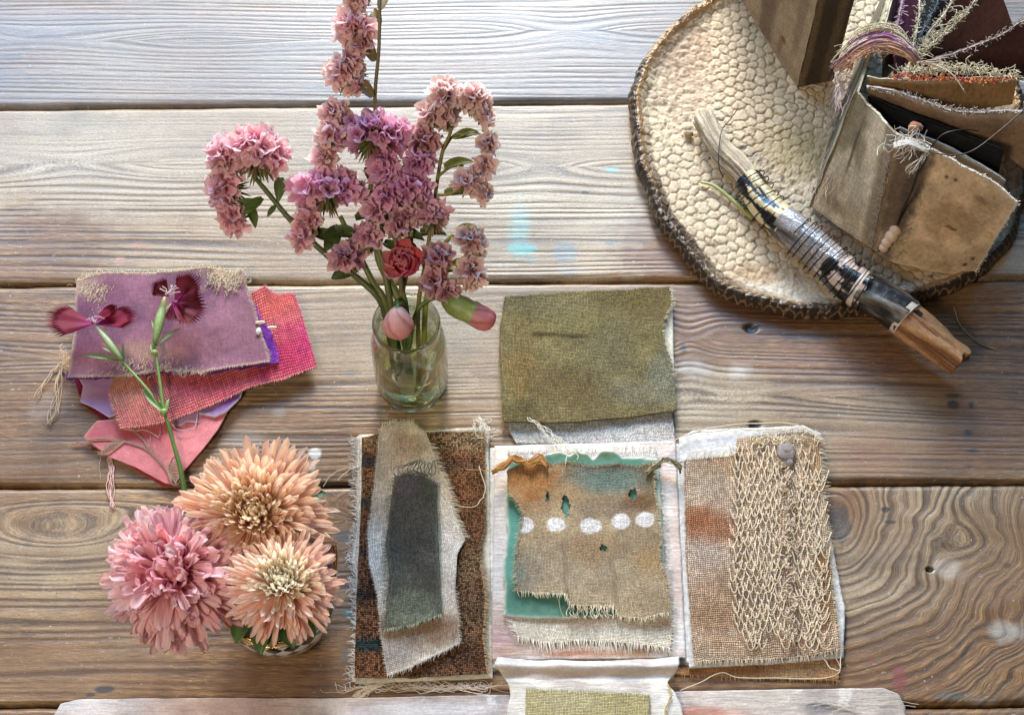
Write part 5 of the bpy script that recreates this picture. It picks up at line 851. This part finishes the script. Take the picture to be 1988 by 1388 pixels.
# ------------------------------------------------------------------ wrapped driftwood stick
SP = [(1362, 228, .0215), (1396, 290, .0225), (1446, 342, .0235), (1490, 405, .025), (1540, 448, .027), (1600, 498, .029), (1655, 550, .031), (1722, 590, .033), (1785, 640, .032), (1862, 703, .029)]
SR = np.array([.0098, .0108, .0112, .0128, .0140, .0145, .0150, .0152, .0150, .0125])
spx = np.array([W(x, y, h) for x, y, h in SP]); NS = 220; Sc = spline(spx, NS); Sr = np.interp(np.linspace(0, 1, NS), np.linspace(0, 1, 10), SR)
st_ = thing('wrapped_stick', 'driftwood stick bound with painted paper and dark wire lying across the plate', 'stick', spx[4]-np.array([0, 0, .02]))
def tubeseg(name, t0, t1, dr, colf, mat, n=56, rough=.0004, grain=0., seed=0, caps=True, sub=4, jag=0.):
    i0, i1 = int(t0*(NS-1)), int(t1*(NS-1)); L = (i1-i0)*sub; t = np.linspace(i0, i1, L)
    c = np.stack([np.interp(t, np.arange(NS), Sc[:, k]) for k in range(3)], -1); r = np.interp(t, np.arange(NS), Sr)+dr; T = np.gradient(c, axis=0); T /= np.linalg.norm(T, axis=1)[:, None]
    a = np.cross(T, [0, 0, 1.]); a /= np.linalg.norm(a, axis=1)[:, None]; b = np.cross(a, T); th_ = np.arange(n)*2*pi/n; u = t/(NS-1); U, TT = np.meshgrid(u, th_, indexing='ij'); cx_, cy_ = np.cos(TT), np.sin(TT)
    f = fbm(cx_*2.2+U*9+5, cy_*2.2+seed, seed, 4)-.5; gr = fbm(cx_*14+seed+30, cy_*14+U*5, seed+2, 4)-.5
    rr = r[:, None]+rough*2*f+grain*gr
    G = c[:, None]+rr[..., None]*(cx_[..., None]*a[:, None]+cy_[..., None]*b[:, None])
    if jag: G = G+(T[:, None]*((np.abs(U-U.mean())/(t1-t0)*2)**6*jag*(fbm(cx_*3+9, cy_*3+seed, 3, 3)-.45)*2)[..., None])
    C = colf(U, TT, f, gr); mb = MB(); mb.grid(G, np.clip(C, .004, 1), closeu=True)
    if caps:
        for e, ii in ((0, 0), (1, L-1)):
            mb.add([c[ii]+(T[ii]*(-.0015 if e == 0 else .0015))], [], C[ii].mean(0)*.55); k0 = mb.n-1; rowi = ii*n; mb.f.extend([(k0, rowi+(j+1) % n, rowi+j) if e == 0 else (k0, rowi+j, rowi+(j+1) % n) for j in range(n)]); mb.mi.extend([0]*n)
    return obj(name, mb, mat, st_)
WOODM = mat_attr('stick_wood', .6, 500, .2, .0004, .3); GLOS = mat_attr('glossy_wrap', .22, 260, .14, .0003, .6, coat=.3); MIC = mat_attr('mica_wrap', .25, 500, .30, .0005, .7, metallic=.35); LEA = mat_attr('dark_wrap', .4, 200, .25, .0005, .4)
def c3(k, a, b): k = np.clip(k, 0, 1)[..., None]; return np.array(a)*(1-k)+np.array(b)*k
tubeseg('driftwood_tip', 0, .34, -.0012, lambda U, T, f, g: c3(.5+g*2.2, (.20, .15, .10), (.56, .48, .36))*(1+.4*f)[..., None], WOODM, grain=.0060, rough=.0040, seed=1, jag=.006)
tubeseg('wood_end', .835, 1.0, -.0010, lambda U, T, f, g: np.where((((U-.865)/.012)**2+((T-1.9)/.20)**2 < 1)[..., None], np.array((.01, .008, .006)), c3(sstep(-.05, .05, f+.12*np.sin(T*2+U*10)), c3(.5+g*2.5, (.13, .045, .018), (.34, .17, .08)), (.44, .24, .11))), WOODM, grain=.0036, rough=.0042, seed=2, jag=.005)
tubeseg('painted_paper_wrap', .235, .42, .0006, lambda U, T, f, g: c3(sstep(-.02, .02, f*1.4+.5*(U-.31)*2+.12*np.sin(T*3+U*40)-.1*np.cos(T*2)), (.012, .013, .016), (.66, .56, .32)), GLOS, rough=.0018, seed=13, caps=False)
tubeseg('mica_wrap', .40, .60, .0009, lambda U, T, f, g: c3(.5+f*2.2+g*1.5, (.07, .07, .075), (.42, .40, .40))+.22*sstep(.5, .6, U)[..., None]*np.array((1, .8, .72)), MIC, rough=.0022, seed=4, caps=False)
tubeseg('speckled_wrap', .585, .72, .0012, lambda U, T, f, g: np.where(((U > .685) & (U < .70))[..., None], np.array((.66, .58, .50)), c3(sstep(.01, .05, f*1.2+.18*np.sin(U*85+T*1.2)*.6), (.60, .48, .42), (.010, .010, .012))), GLOS, rough=.0018, seed=5, caps=False)
tubeseg('charcoal_wrap', .70, .845, .0016, lambda U, T, f, g: c3(.45+f*4+g*2+.2*np.sin(T*2+U*60), (.012, .011, .011), (.13, .12, .105)), LEA, rough=.0034, seed=6, caps=False)
tubeseg('paper_cuff', .835, .853, .0010, lambda U, T, f, g: c3(.5+f*2, (.55, .46, .40), (.70, .62, .56)), WOODM, rough=.0003, seed=7, caps=False)
def sframe(t):
    i = t*(NS-1); c = np.array([np.interp(i, np.arange(NS), Sc[:, k]) for k in range(3)]); c2 = np.array([np.interp(i+1, np.arange(NS), Sc[:, k]) for k in range(3)]); T = unit(c2-c); a = unit(np.cross(T, [0, 0, 1.])); return c, T, a, np.cross(a, T), np.interp(i, np.arange(NS), Sr)
mb = MB(); g = np.random.default_rng(6)
def coil(t0, t1, turns, ph=0):
    P = []
    for k in np.linspace(0, 1, int(turns*18)):
        t = t0+(t1-t0)*(k+.010*sin(k*turns*6.28*.37)); c, T, a, b, r = sframe(t); an = k*turns*2*pi+ph; rr = r+.0024+.0030*vn(k*turns*1.3, 0*k, 3)
        P.append(c+rr*(cos(an)*a+sin(an)*b)+T*.0045*sin(an+.6))
    return np.array(P)
Pc = np.vstack([coil(.235, .30, 3.2), coil(.30, .37, 2.2, .3)[2:]]); mb.tube(spline(Pc[::2], 220), .00055, 5, (.03, .024, .02)); Pc = coil(.455, .705, 12.3, 1.0); mb.tube(Pc, .00055, 5, (.03, .024, .02))
tail = spline([W(1432, 212, .030), W(1418, 232, .034), W(1402, 252, .036), W(1396, 290, .036), W(1396, 325, .034), W(1404, 345, .032)], 30); mb.tube(tail, .0005, 5, (.03, .024, .02)); obj('binding_wire', mb, mat_attr('dark_wire', .35, 300, .1, 0, .6, metallic=.5), st_)

# ------------------------------------------------------------------ standing books
def vpanel(name, top, bot, mat, parent, base, blobs=(), thick=.0016, wave=.0012, res=.0016, seed=0, var=.14, jag=.0006, topcol=None, wf=30, rot=0):
    """a standing sheet between a far/top border and a near/bottom border, given as (px, py, height)"""
    T = np.array([W(*p) for p in top]); B = np.array([W(*p) for p in bot]); L = max(np.linalg.norm(np.diff(T, axis=0), axis=1).sum(), np.linalg.norm(np.diff(B, axis=0), axis=1).sum()); nu = max(6, int(L/res)); H = np.linalg.norm(T[0]-B[0]); nv = max(6, int(H/res))
    T = resample(T, nu+1, len(top) > 2); B = resample(B, nu+1, len(bot) > 2); v = np.linspace(0, 1, nv+1)[:, None, None]; P = T[None]*(1-v)+B[None]*v
    u_ = np.linspace(0, L, nu+1)[None]; v_ = np.linspace(0, H, nv+1)[:, None]; Nn = unit(np.cross(B[-1]-B[0], T[0]-B[0])); 
    if Nn[1] > 0: Nn = -Nn
    n = fbm(u_*wf+seed, v_*wf, seed, 4)-.5; P = P+(n*wave*2)[..., None]*Nn; up = unit(T[0]-B[0]); P[0] += up*(jag*2*(fbm(u_[0]*160, u_[0]*0+seed, seed, 3)-.5)*2)[:, None]
    sp_ = fbm(u_*60+3, v_*60, seed+5, 4); C = np.ones(P.shape)*np.array(base)*(1+var*4*(sp_[..., None]-.5))
    for q, (cu, cv, ru, rv, cc, st) in enumerate(blobs):           # in fractions of the sheet
        d = np.sqrt(((u_/L-cu)/ru)**2+((v_/H-cv)/rv)**2)+.9*(fbm(u_*70, v_*70, seed+q+8)-.5); k = ((1-sstep(.6, 1.3, d))*st)[..., None]; C = C*(1-k)+np.array(cc)*k
    if topcol is not None: k = (np.exp(-(v_/.0022)**2)*np.ones_like(u_))[..., None]; C = C*(1-k)+np.array(topcol)*k
    UV = np.stack(np.broadcast_arrays(u_, v_), -1); mb = MB(); mb.grid(P, np.clip(C, .003, 1), UV, flip=True); P2 = P-Nn*thick; mb.grid(P2, np.clip(C*.9, .003, 1), UV)
    nv1, nu1 = P.shape[:2]; o_ = nv1*nu1; idx = np.arange(o_).reshape(nv1, nu1); ring = np.concatenate([idx[0, :], idx[1:, -1], idx[-1, -2::-1], idx[-2:0:-1, 0]]); r2 = np.roll(ring, -1); mb.f.extend(np.stack([ring, ring+o_, r2+o_, r2], -1).tolist()); mb.mi.extend([0]*len(ring))
    return obj(name, mb, mat, parent), P
HB = .012
cb = thing('cloth_covered_book', 'tan cloth covered book with dark streaks standing at the back of the plate', 'book', W(1548, 170, HB))
A3 = W(1548, 171, HB); B3 = W(1436, -2, HB); B3 = A3+(B3-A3)*1.55; C3_ = W(1612, 158, HB); D3 = B3+(C3_-A3)
def back(p, h): # world -> photo measurement of a point raised by h
    q = np.array([p[0], p[1], p[2]+h])-CAMP; x = q[0]; y = q[1]*cos(TH)+q[2]*sin(TH); z = -q[1]*sin(TH)+q[2]*cos(TH); return (CX+FPX*x/-z, CY-FPX*y/-z, p[2]+h)
Hb = .135; f3 = lambda p, h: back(p, h)
CB = mat_weave('tan_bookcloth', .0011, .0005, .6, .18, distort=.3)
vpanel('front_cover', [f3(B3, Hb), f3(A3, Hb)], [f3(B3, 0), f3(A3, 0)], CB, cb, (.42, .31, .19), [(.62, .35, .08, .9, (.15, .10, .06), .75), (.90, .25, .04, .6, (.17, .12, .07), .5), (.25, .5, .10, .8, (.36, .27, .16), .5), (.8, .78, .02, .03, (.10, .05, .02), .8), (.78, .86, .02, .10, (.24, .12, .06), .6)], seed=71, wave=.0014, thick=.003)
vpanel('spine', [f3(A3, Hb), f3(C3_, Hb)], [f3(A3, 0), f3(C3_, 0)], CB, cb, (.085, .058, .038), [(.1, .5, .12, 1.5, (.26, .18, .10), .8), (.8, .5, .14, 1.5, (.20, .14, .085), .7), (.5, .35, .2, .5, (.07, .05, .035), .6)], seed=72, wave=.0012, thick=.003)
vpanel('back_cover', [f3(D3, Hb), f3(C3_, Hb)], [f3(D3, 0), f3(C3_, 0)], CB, cb, (.10, .07, .045), seed=73, thick=.003)
for k in range(5): o1 = A3+(C3_-A3)*(.15+.16*k); o2 = B3+(C3_-A3)*(.15+.16*k); vpanel('page', [f3(o2, Hb-.006), f3(o1+(B3-A3)*.02, Hb-.006)], [f3(o2, .002), f3(o1+(B3-A3)*.02, .002)], PAPR, cb, (.50, .42, .30), seed=74+k, res=.004, thick=.0006)
mb = MB(); thread(mb, [(1492, 88), (1486, 100), (1488, 112)], .05, .0002, (.05, .03, .02), 8, .001, 1); thread(mb, [(1560, 175), (1575, 166), (1600, 172)], .016, .0005, (.6, .55, .5), 10, .001, 2); obj('stray_thread', mb, THR, cb)

jn = thing('bound_journal', 'chunky handmade journal standing fanned open on the plate with torn fabric pages', 'book', W(1700, 420, HB))
JLN = mat_weave('worn_linen', .0013, .0004, .7, .16, distort=.6)
vpanel('back_cover', [(1668, 180, .128), (1705, 60, .130), (1765, -120, .130)], [(1578, 404, HB), (1625, 250, HB), (1690, 60, HB)], JLN, jn, (.23, .21, .15), [(.3, .5, .2, .6, (.12, .10, .07), .7), (.05, .5, .03, 1.5, (.45, .42, .32), .7)], seed=81, thick=.003, topcol=(.40, .36, .26))
vpanel('spine', [(1666, 180, .128), (1685, 205, .126), (1712, 232, .125), (1737, 262, .124)], [(1576, 405, HB), (1614, 432, HB), (1652, 458, HB), (1692, 484, HB)], JLN, jn, (.80, .74, .60), [(.12, .15, .3, .3, (.20, .17, .10), .8), (.30, .40, .03, .3, (.12, .10, .08), .8), (.42, .35, .10, .16, (.14, .12, .07), .6), (.92, .5, .14, 1.2, (.20, .14, .09), .7), (.2, .75, .2, .25, (.48, .42, .32), .6), (.6, .8, .2, .25, (.44, .38, .28), .6), (.5, .6, .02, .4, (.52, .48, .38), .5), (.3, .85, .2, .05, (.25, .2, .14), .5)], seed=82, thick=.003, wave=.0026)
fc, P = vpanel('front_cover', [(1737, 262, .124), (1795, 285, .122), (1860, 318, .120), (1935, 358, .117), (1976, 392, .114)], [(1692, 484, HB), (1722, 506, HB), (1775, 520, HB), (1840, 532, HB), (1893, 532, HB)], PAPR, jn, (.66, .50, .34),
  [(.14, .4, .14, .75, (.105, .075, .055), .9), (.22, .3, .07, .5, (.09, .065, .05), .8), (.02, .5, .03, 1.2, (.24, .18, .12), .8), (.6, .55, .03, .015, (.03, .02, .015), .95), (.64, .56, .03, .012, (.03, .02, .015), .95), (.45, .15, .02, .02, (.04, .03, .02), .9), (.52, .14, .02, .015, (.04, .03, .02), .9), (.86, .88, .025, .03, (.12, .03, .02), .95), (.9, .8, .02, .02, (.10, .04, .03), .8), (.8, .35, .12, .3, (.38, .27, .17), .5), (.45, .85, .3, .14, (.46, .34, .20), .6), (.99, .5, .012, 1.2, (.62, .56, .48), .9), (.75, .2, .06, .03, (.22, .14, .09), .6), (.55, .5, .2, .2, (.36, .22, .11), .5)], seed=83, thick=.003, wave=.0030, var=.24, topcol=(.60, .55, .48))
mb = MB(); g = np.random.default_rng(5)
for k in range(120):           # frayed strip along the dark fabric on the cover
    v = g.random()**.8; q = P[int(v*(P.shape[0]-1)), int((.005+.02*g.random())*(P.shape[1]-1))]; L = .004+.006*g.random(); a = g.random()*2*pi
    q2 = q+np.array([-L*(.4+.6*g.random()), L*.3*g.normal(), L*.9*g.normal()]); mb.tube(spline([q, (q+q2)/2+g.normal(size=3)*.001+np.array([0, -.0014, .0008]), q2], 6), .00022, 3, np.array((.50, .40, .28))*(.5+.7*g.random()), cap=False)
for k in range(70):
    v = g.random(); q = P[int(v*(P.shape[0]-1)), int((.26+.03*g.normal())*(P.shape[1]-1))]+np.array([0, -.001, .001]); q2 = q+np.array([.004*g.normal(), -.0006, .005*g.normal()]); mb.tube([q, (q+q2)/2+g.normal(size=3)*.0008, q2], .0002, 3, np.array((.40, .30, .2))*(.5+.7*g.random()), cap=False)
for k in range(90):            # torn deckle at the top and fore edge
    f = g.random(); q = P[0, int(f*(P.shape[1]-1))]; q2 = q+np.array([.0015*g.normal(), -.001*g.random(), .0015+.002*g.random()]); mb.tube([q, q2], .00035, 3, (.66, .60, .52), cap=False)
for k in range(60): f = g.random(); q = P[int(f*(P.shape[0]-1)), -1]; mb.tube([q, q+np.array([.002*g.random(), .001*g.normal(), .002*g.normal()])], .00035, 3, (.66, .60, .52), cap=False)
obj('frayed_edge', mb, THR, fc)
DARKP = mat_attr('black_painted_page', .5, 200, .3, .0005, .3)
vpanel('page', [(1745, 248, .112), (1830, 282, .110), (1900, 318, .106), (1952, 352, .100)], [(1740, 400, .02), (1800, 440, .02), (1850, 465, .02), (1905, 480, .02)], PAPR, jn, (.42, .37, .30), seed=90, topcol=(.6, .56, .5))
bp, P = vpanel('black_page', [(1684, 186, .122), (1740, 212, .121), (1830, 245, .118), (1948, 292, .112)], [(1720, 330, .04), (1780, 390, .04), (1850, 410, .04), (1920, 430, .03)], DARKP, jn, (.010, .010, .012), [(.35, .25, .08, .12, (.02, .03, .06), .7), (.5, .35, .04, .04, (.36, .28, .14), .5)], seed=84)
vpanel('page', [(1682, 168, .130), (1720, 176, .131), (1780, 192, .130), (1840, 212, .130), (1900, 218, .129), (1990, 216, .128), (2030, 222, .128)], [(1690, 188, .116), (1725, 210, .110), (1780, 236, .104), (1850, 262, .098), (1930, 292, .09), (1990, 330, .075), (2030, 350, .07)], PAPR, jn, (.25, .165, .11), [(.5, .3, .4, .2, (.30, .2, .13), .5)], seed=85, topcol=(.55, .47, .42), wave=.0025)
mb = MB()
def fuzz(mb, pts, n, L, cols, r=.0003, spread=.0012, seed=0):
    g = np.random.default_rng(seed); Q = spline([W(*p) for p in pts], n)
    for q in Q:
        q = q+g.normal(size=3)*spread; q2 = q+g.normal(size=3)*L*np.array([1, .8, .6])+np.array([0, 0, L*.4]); c = np.array(cols[g.integers(len(cols))])*(.8+.35*g.random()); mb.tube(spline([q, (q+q2)/2+g.normal(size=3)*L*.25, q2], 5), r, 3, c, cap=False)
fuzz(mb, [(1690, 172, .131), (1780, 190, .131), (1840, 211, .131), (1900, 217, .130), (1990, 215, .129)], 240, .0016, [(.60, .52, .48), (.50, .42, .38)], seed=1)
obj('torn_edge', mb, THR, jn)
op, P = vpanel('page', [(1684, 150, .134), (1740, 156, .135), (1800, 158, .135), (1880, 152, .135), (1976, 148, .134)], [(1688, 184, .118), (1740, 190, .116), (1800, 200, .113), (1880, 214, .11), (1966, 204, .112)], PAPR, jn, (.27, .165, .075), seed=86, topcol=(.5, .42, .3), wave=.002)
mb = MB(); fuzz(mb, [(1745, 140, .136), (1800, 138, .137), (1850, 134, .137), (1900, 140, .137), (1975, 150, .136)], 420, .0038, [(.62, .56, .40), (.70, .64, .48), (.55, .50, .34)], .00034, .0022, seed=2)
fuzz(mb, [(1730, 150, .137), (1790, 152, .138), (1840, 154, .138), (1900, 158, .138), (1970, 152, .137)], 200, .0020, [(.75, .22, .05), (.66, .14, .05), (.72, .30, .08), (.5, .05, .05)], .0005, .0012, seed=3)
obj('stitched_edge', mb, THR, op)
fans = [([(1782, 128, .132), (1850, 108, .134), (1920, 78, .136), (1995, 36, .138), (2060, 0, .138)], [(1800, 170, .05), (1870, 160, .05), (1940, 160, .05), (2000, 150, .05), (2070, 140, .05)], (.115, .045, .050), (.44, .36, .34)),
        ([(1784, 112, .134), (1830, 70, .136), (1880, 20, .138), (1930, -50, .14)], [(1800, 180, .04), (1860, 160, .04), (1925, 140, .04), (1990, 110, .04)], (.22, .13, .11), (.58, .52, .40)),
        ([(1780, 108, .136), (1810, 60, .138), (1850, 5, .14), (1890, -60, .14)], [(1790, 170, .04), (1840, 140, .04), (1890, 100, .04), (1930, 60, .04)], (.22, .10, .11), (.60, .54, .42)),
        ([(1776, 104, .137), (1796, 50, .139), (1822, 0, .14), (1846, -50, .14)], [(1780, 170, .04), (1820, 130, .04), (1850, 90, .04), (1880, 50, .04)], (.06, .075, .10), (.10, .13, .17)),
        ([(1772, 100, .138), (1780, 50, .14), (1790, 0, .14), (1800, -50, .14)], [(1770, 170, .04), (1800, 120, .04), (1820, 80, .04), (1840, 40, .04)], (.28, .26, .18), (.60, .56, .44)),
        ([(1735, 90, .138), (1742, 50, .14), (1752, 0, .14), (1760, -50, .14)], [(1740, 160, .04), (1765, 120, .04), (1780, 80, .04), (1800, 40, .04)], (.26, .08, .24), (.55, .40, .50)),
        ([(1716, 90, .138), (1724, 50, .14), (1735, 0, .14), (1745, -50, .14)], [(1720, 160, .04), (1745, 120, .04), (1760, 80, .04), (1780, 40, .04)], (.30, .30, .22), (.50, .50, .38))]
for k, (tp_, bt_, cc, tc) in enumerate(fans): vpanel('page', tp_, bt_, JLN if k != 3 else PAPR, jn, cc, [(.7, .4, .3, .3, tuple(np.array(cc)*1.6), .4)], seed=91+k, topcol=tc, wave=.0035, wf=24, jag=.0012)
mb = MB()
for (tp_, bt_, cc, tc), sd_ in zip(fans[:6], range(6)): fuzz(mb, tp_, 170, .0024, [tc, tuple(np.array(tc)*.8)], .0003, .0012, seed=10+sd_)
fuzz(mb, [(1778, 118, .136), (1820, 70, .14), (1880, 18, .14)], 160, .0035, [(.62, .56, .40)], .0003, .0012, 30)
for k in range(8): mb.tube(spline([W(1780, 122, .142), W(1800+6*k, 118+3*k, .146), W(1840+5*k, 112+10*k, .143)], 12), .0003, 3, (.62, .52, .40))
obj('torn_edge', mb, THR, jn)
mb = MB(); g = np.random.default_rng(12)
for k in range(150):           # twisted purple and cream cloth looped over the spine
    f = g.random(); off = (f-.5)*34+g.normal()*5; c = (.62, .55, .38) if f < .38 else ((.30, .12, .24) if f < .74 else (.56, .34, .22)); c = np.array(c)*(.55+.8*g.random())
    p = [(1632+g.normal()*8, 128+off*.5, .120), (1662, 90+off, .135), (1705, 74+off, .142), (1745, 82+off*.9, .143), (1772, 108+off*.5, .138), (1782, 128+off*.3, .130)]; mb.tube(spline([W(*q)+g.normal(size=3)*.0014 for q in p], 22), .0004+.0003*g.random(), 4, c)
fuzz(mb, [(1635, 112, .122), (1665, 68, .137), (1705, 54, .144), (1750, 66, .143)], 220, .0038, [(.66, .60, .44), (.60, .52, .36)], .00024, .0015, 31); fuzz(mb, [(1632, 138, .118), (1662, 112, .134), (1705, 100, .14), (1750, 102, .14)], 160, .0028, [(.66, .36, .22), (.6, .3, .24)], .0003, .0012, 32)
obj('fabric_twist', mb, THR, jn)
mb = MB()
for k in range(120): x = 1600+g.random()*44; y = 110+g.random()*250; L = 20+g.random()*60; thread(mb, [(x+36-(y-100)*.12, y), (x+10-(y-100)*.10, y+L*.5), (x-(y-100)*.10+g.normal()*5, y+L)], .02+.03*g.random(), .00025, np.array((.34, .24, .17))*(.5+.9*g.random()), 8, .002, k, .004, 3)
for k in range(26): thread(mb, [(1652, 130+k*2), (1630+g.normal()*8, 120+k*3), (1628+g.normal()*12, 160+k*3)], .11, .0002, (.5, .38, .4), 8, .002, k, .004, 3)
obj('fringe', mb, THR, jn, kind='stuff')
mb = MB(); wr_ = lambda pts, r=.0006, c=(.035, .022, .016): mb.tube(spline([W(*p) for p in pts], 40), r, 6, c)
wr_([(1803, 292, .128), (1795, 312, .132), (1782, 335, .126), (1768, 375, .100), (1752, 410, .066), (1742, 438, .046)], .0010); wr_([(1803, 292, .128), (1830, 262, .140), (1870, 252, .142), (1900, 255, .135)]); wr_([(1806, 296, .130), (1850, 302, .134), (1890, 292, .136), (1940, 255, .14), (1988, 214, .142)]); wr_([(1692, 484, .03), (1702, 490, .018), (1716, 480, .020)], .0004)
obj('wire', mb, mat_attr('rust_wire', .4, 300, .2, 0, .5, metallic=.4), jn)
for x, y, h, r in ((1739, 446, .040, .0056), (1731, 459, .036, .0058), (1722, 471, .031, .0048), (1716, 481, .026, .0042)):
    mb = MB(); mb.blob(W(x, y, h), r, (.74, .56, .42), 14, 10); obj('bead', mb, mat_attr('clay_bead', .4, 400, .1, .0002, .4) if 'clay_bead' not in bpy.data.materials else bpy.data.materials['clay_bead'], jn)
mb = MB(); g = np.random.default_rng(14)
for k in range(70): q = W(1760+g.normal()*16, 278+g.normal()*6, .130); q2 = q+g.normal(size=3)*.007; mb.tube(spline([q, (q+q2)/2+g.normal(size=3)*.003, q2], 7), .0003, 3, np.array((.68, .64, .58))*(.7+.4*g.random()), cap=False)
for k in range(10): mb.tube(spline([W(1735, 278+k, .131), W(1765, 272+k, .136), W(1795, 288+k*.6, .134), W(1806, 290, .132)], 12), .0006, 4, (.68, .65, .60))
for k in range(8): mb.tube(spline([W(1803, 292, .131), W(1790+g.normal()*4, 305, .132), W(1775+g.normal()*8, 322+g.normal()*8, .128), W(1765+g.normal()*8, 340+g.normal()*8, .115)], 12), .0003, 3, (.56, .48, .36))
mb.blob(W(1777, 248, .121), (.006, .005, .004), (.30, .12, .06), 10, 7, .5); obj('fibre_knot', mb, THR, jn)
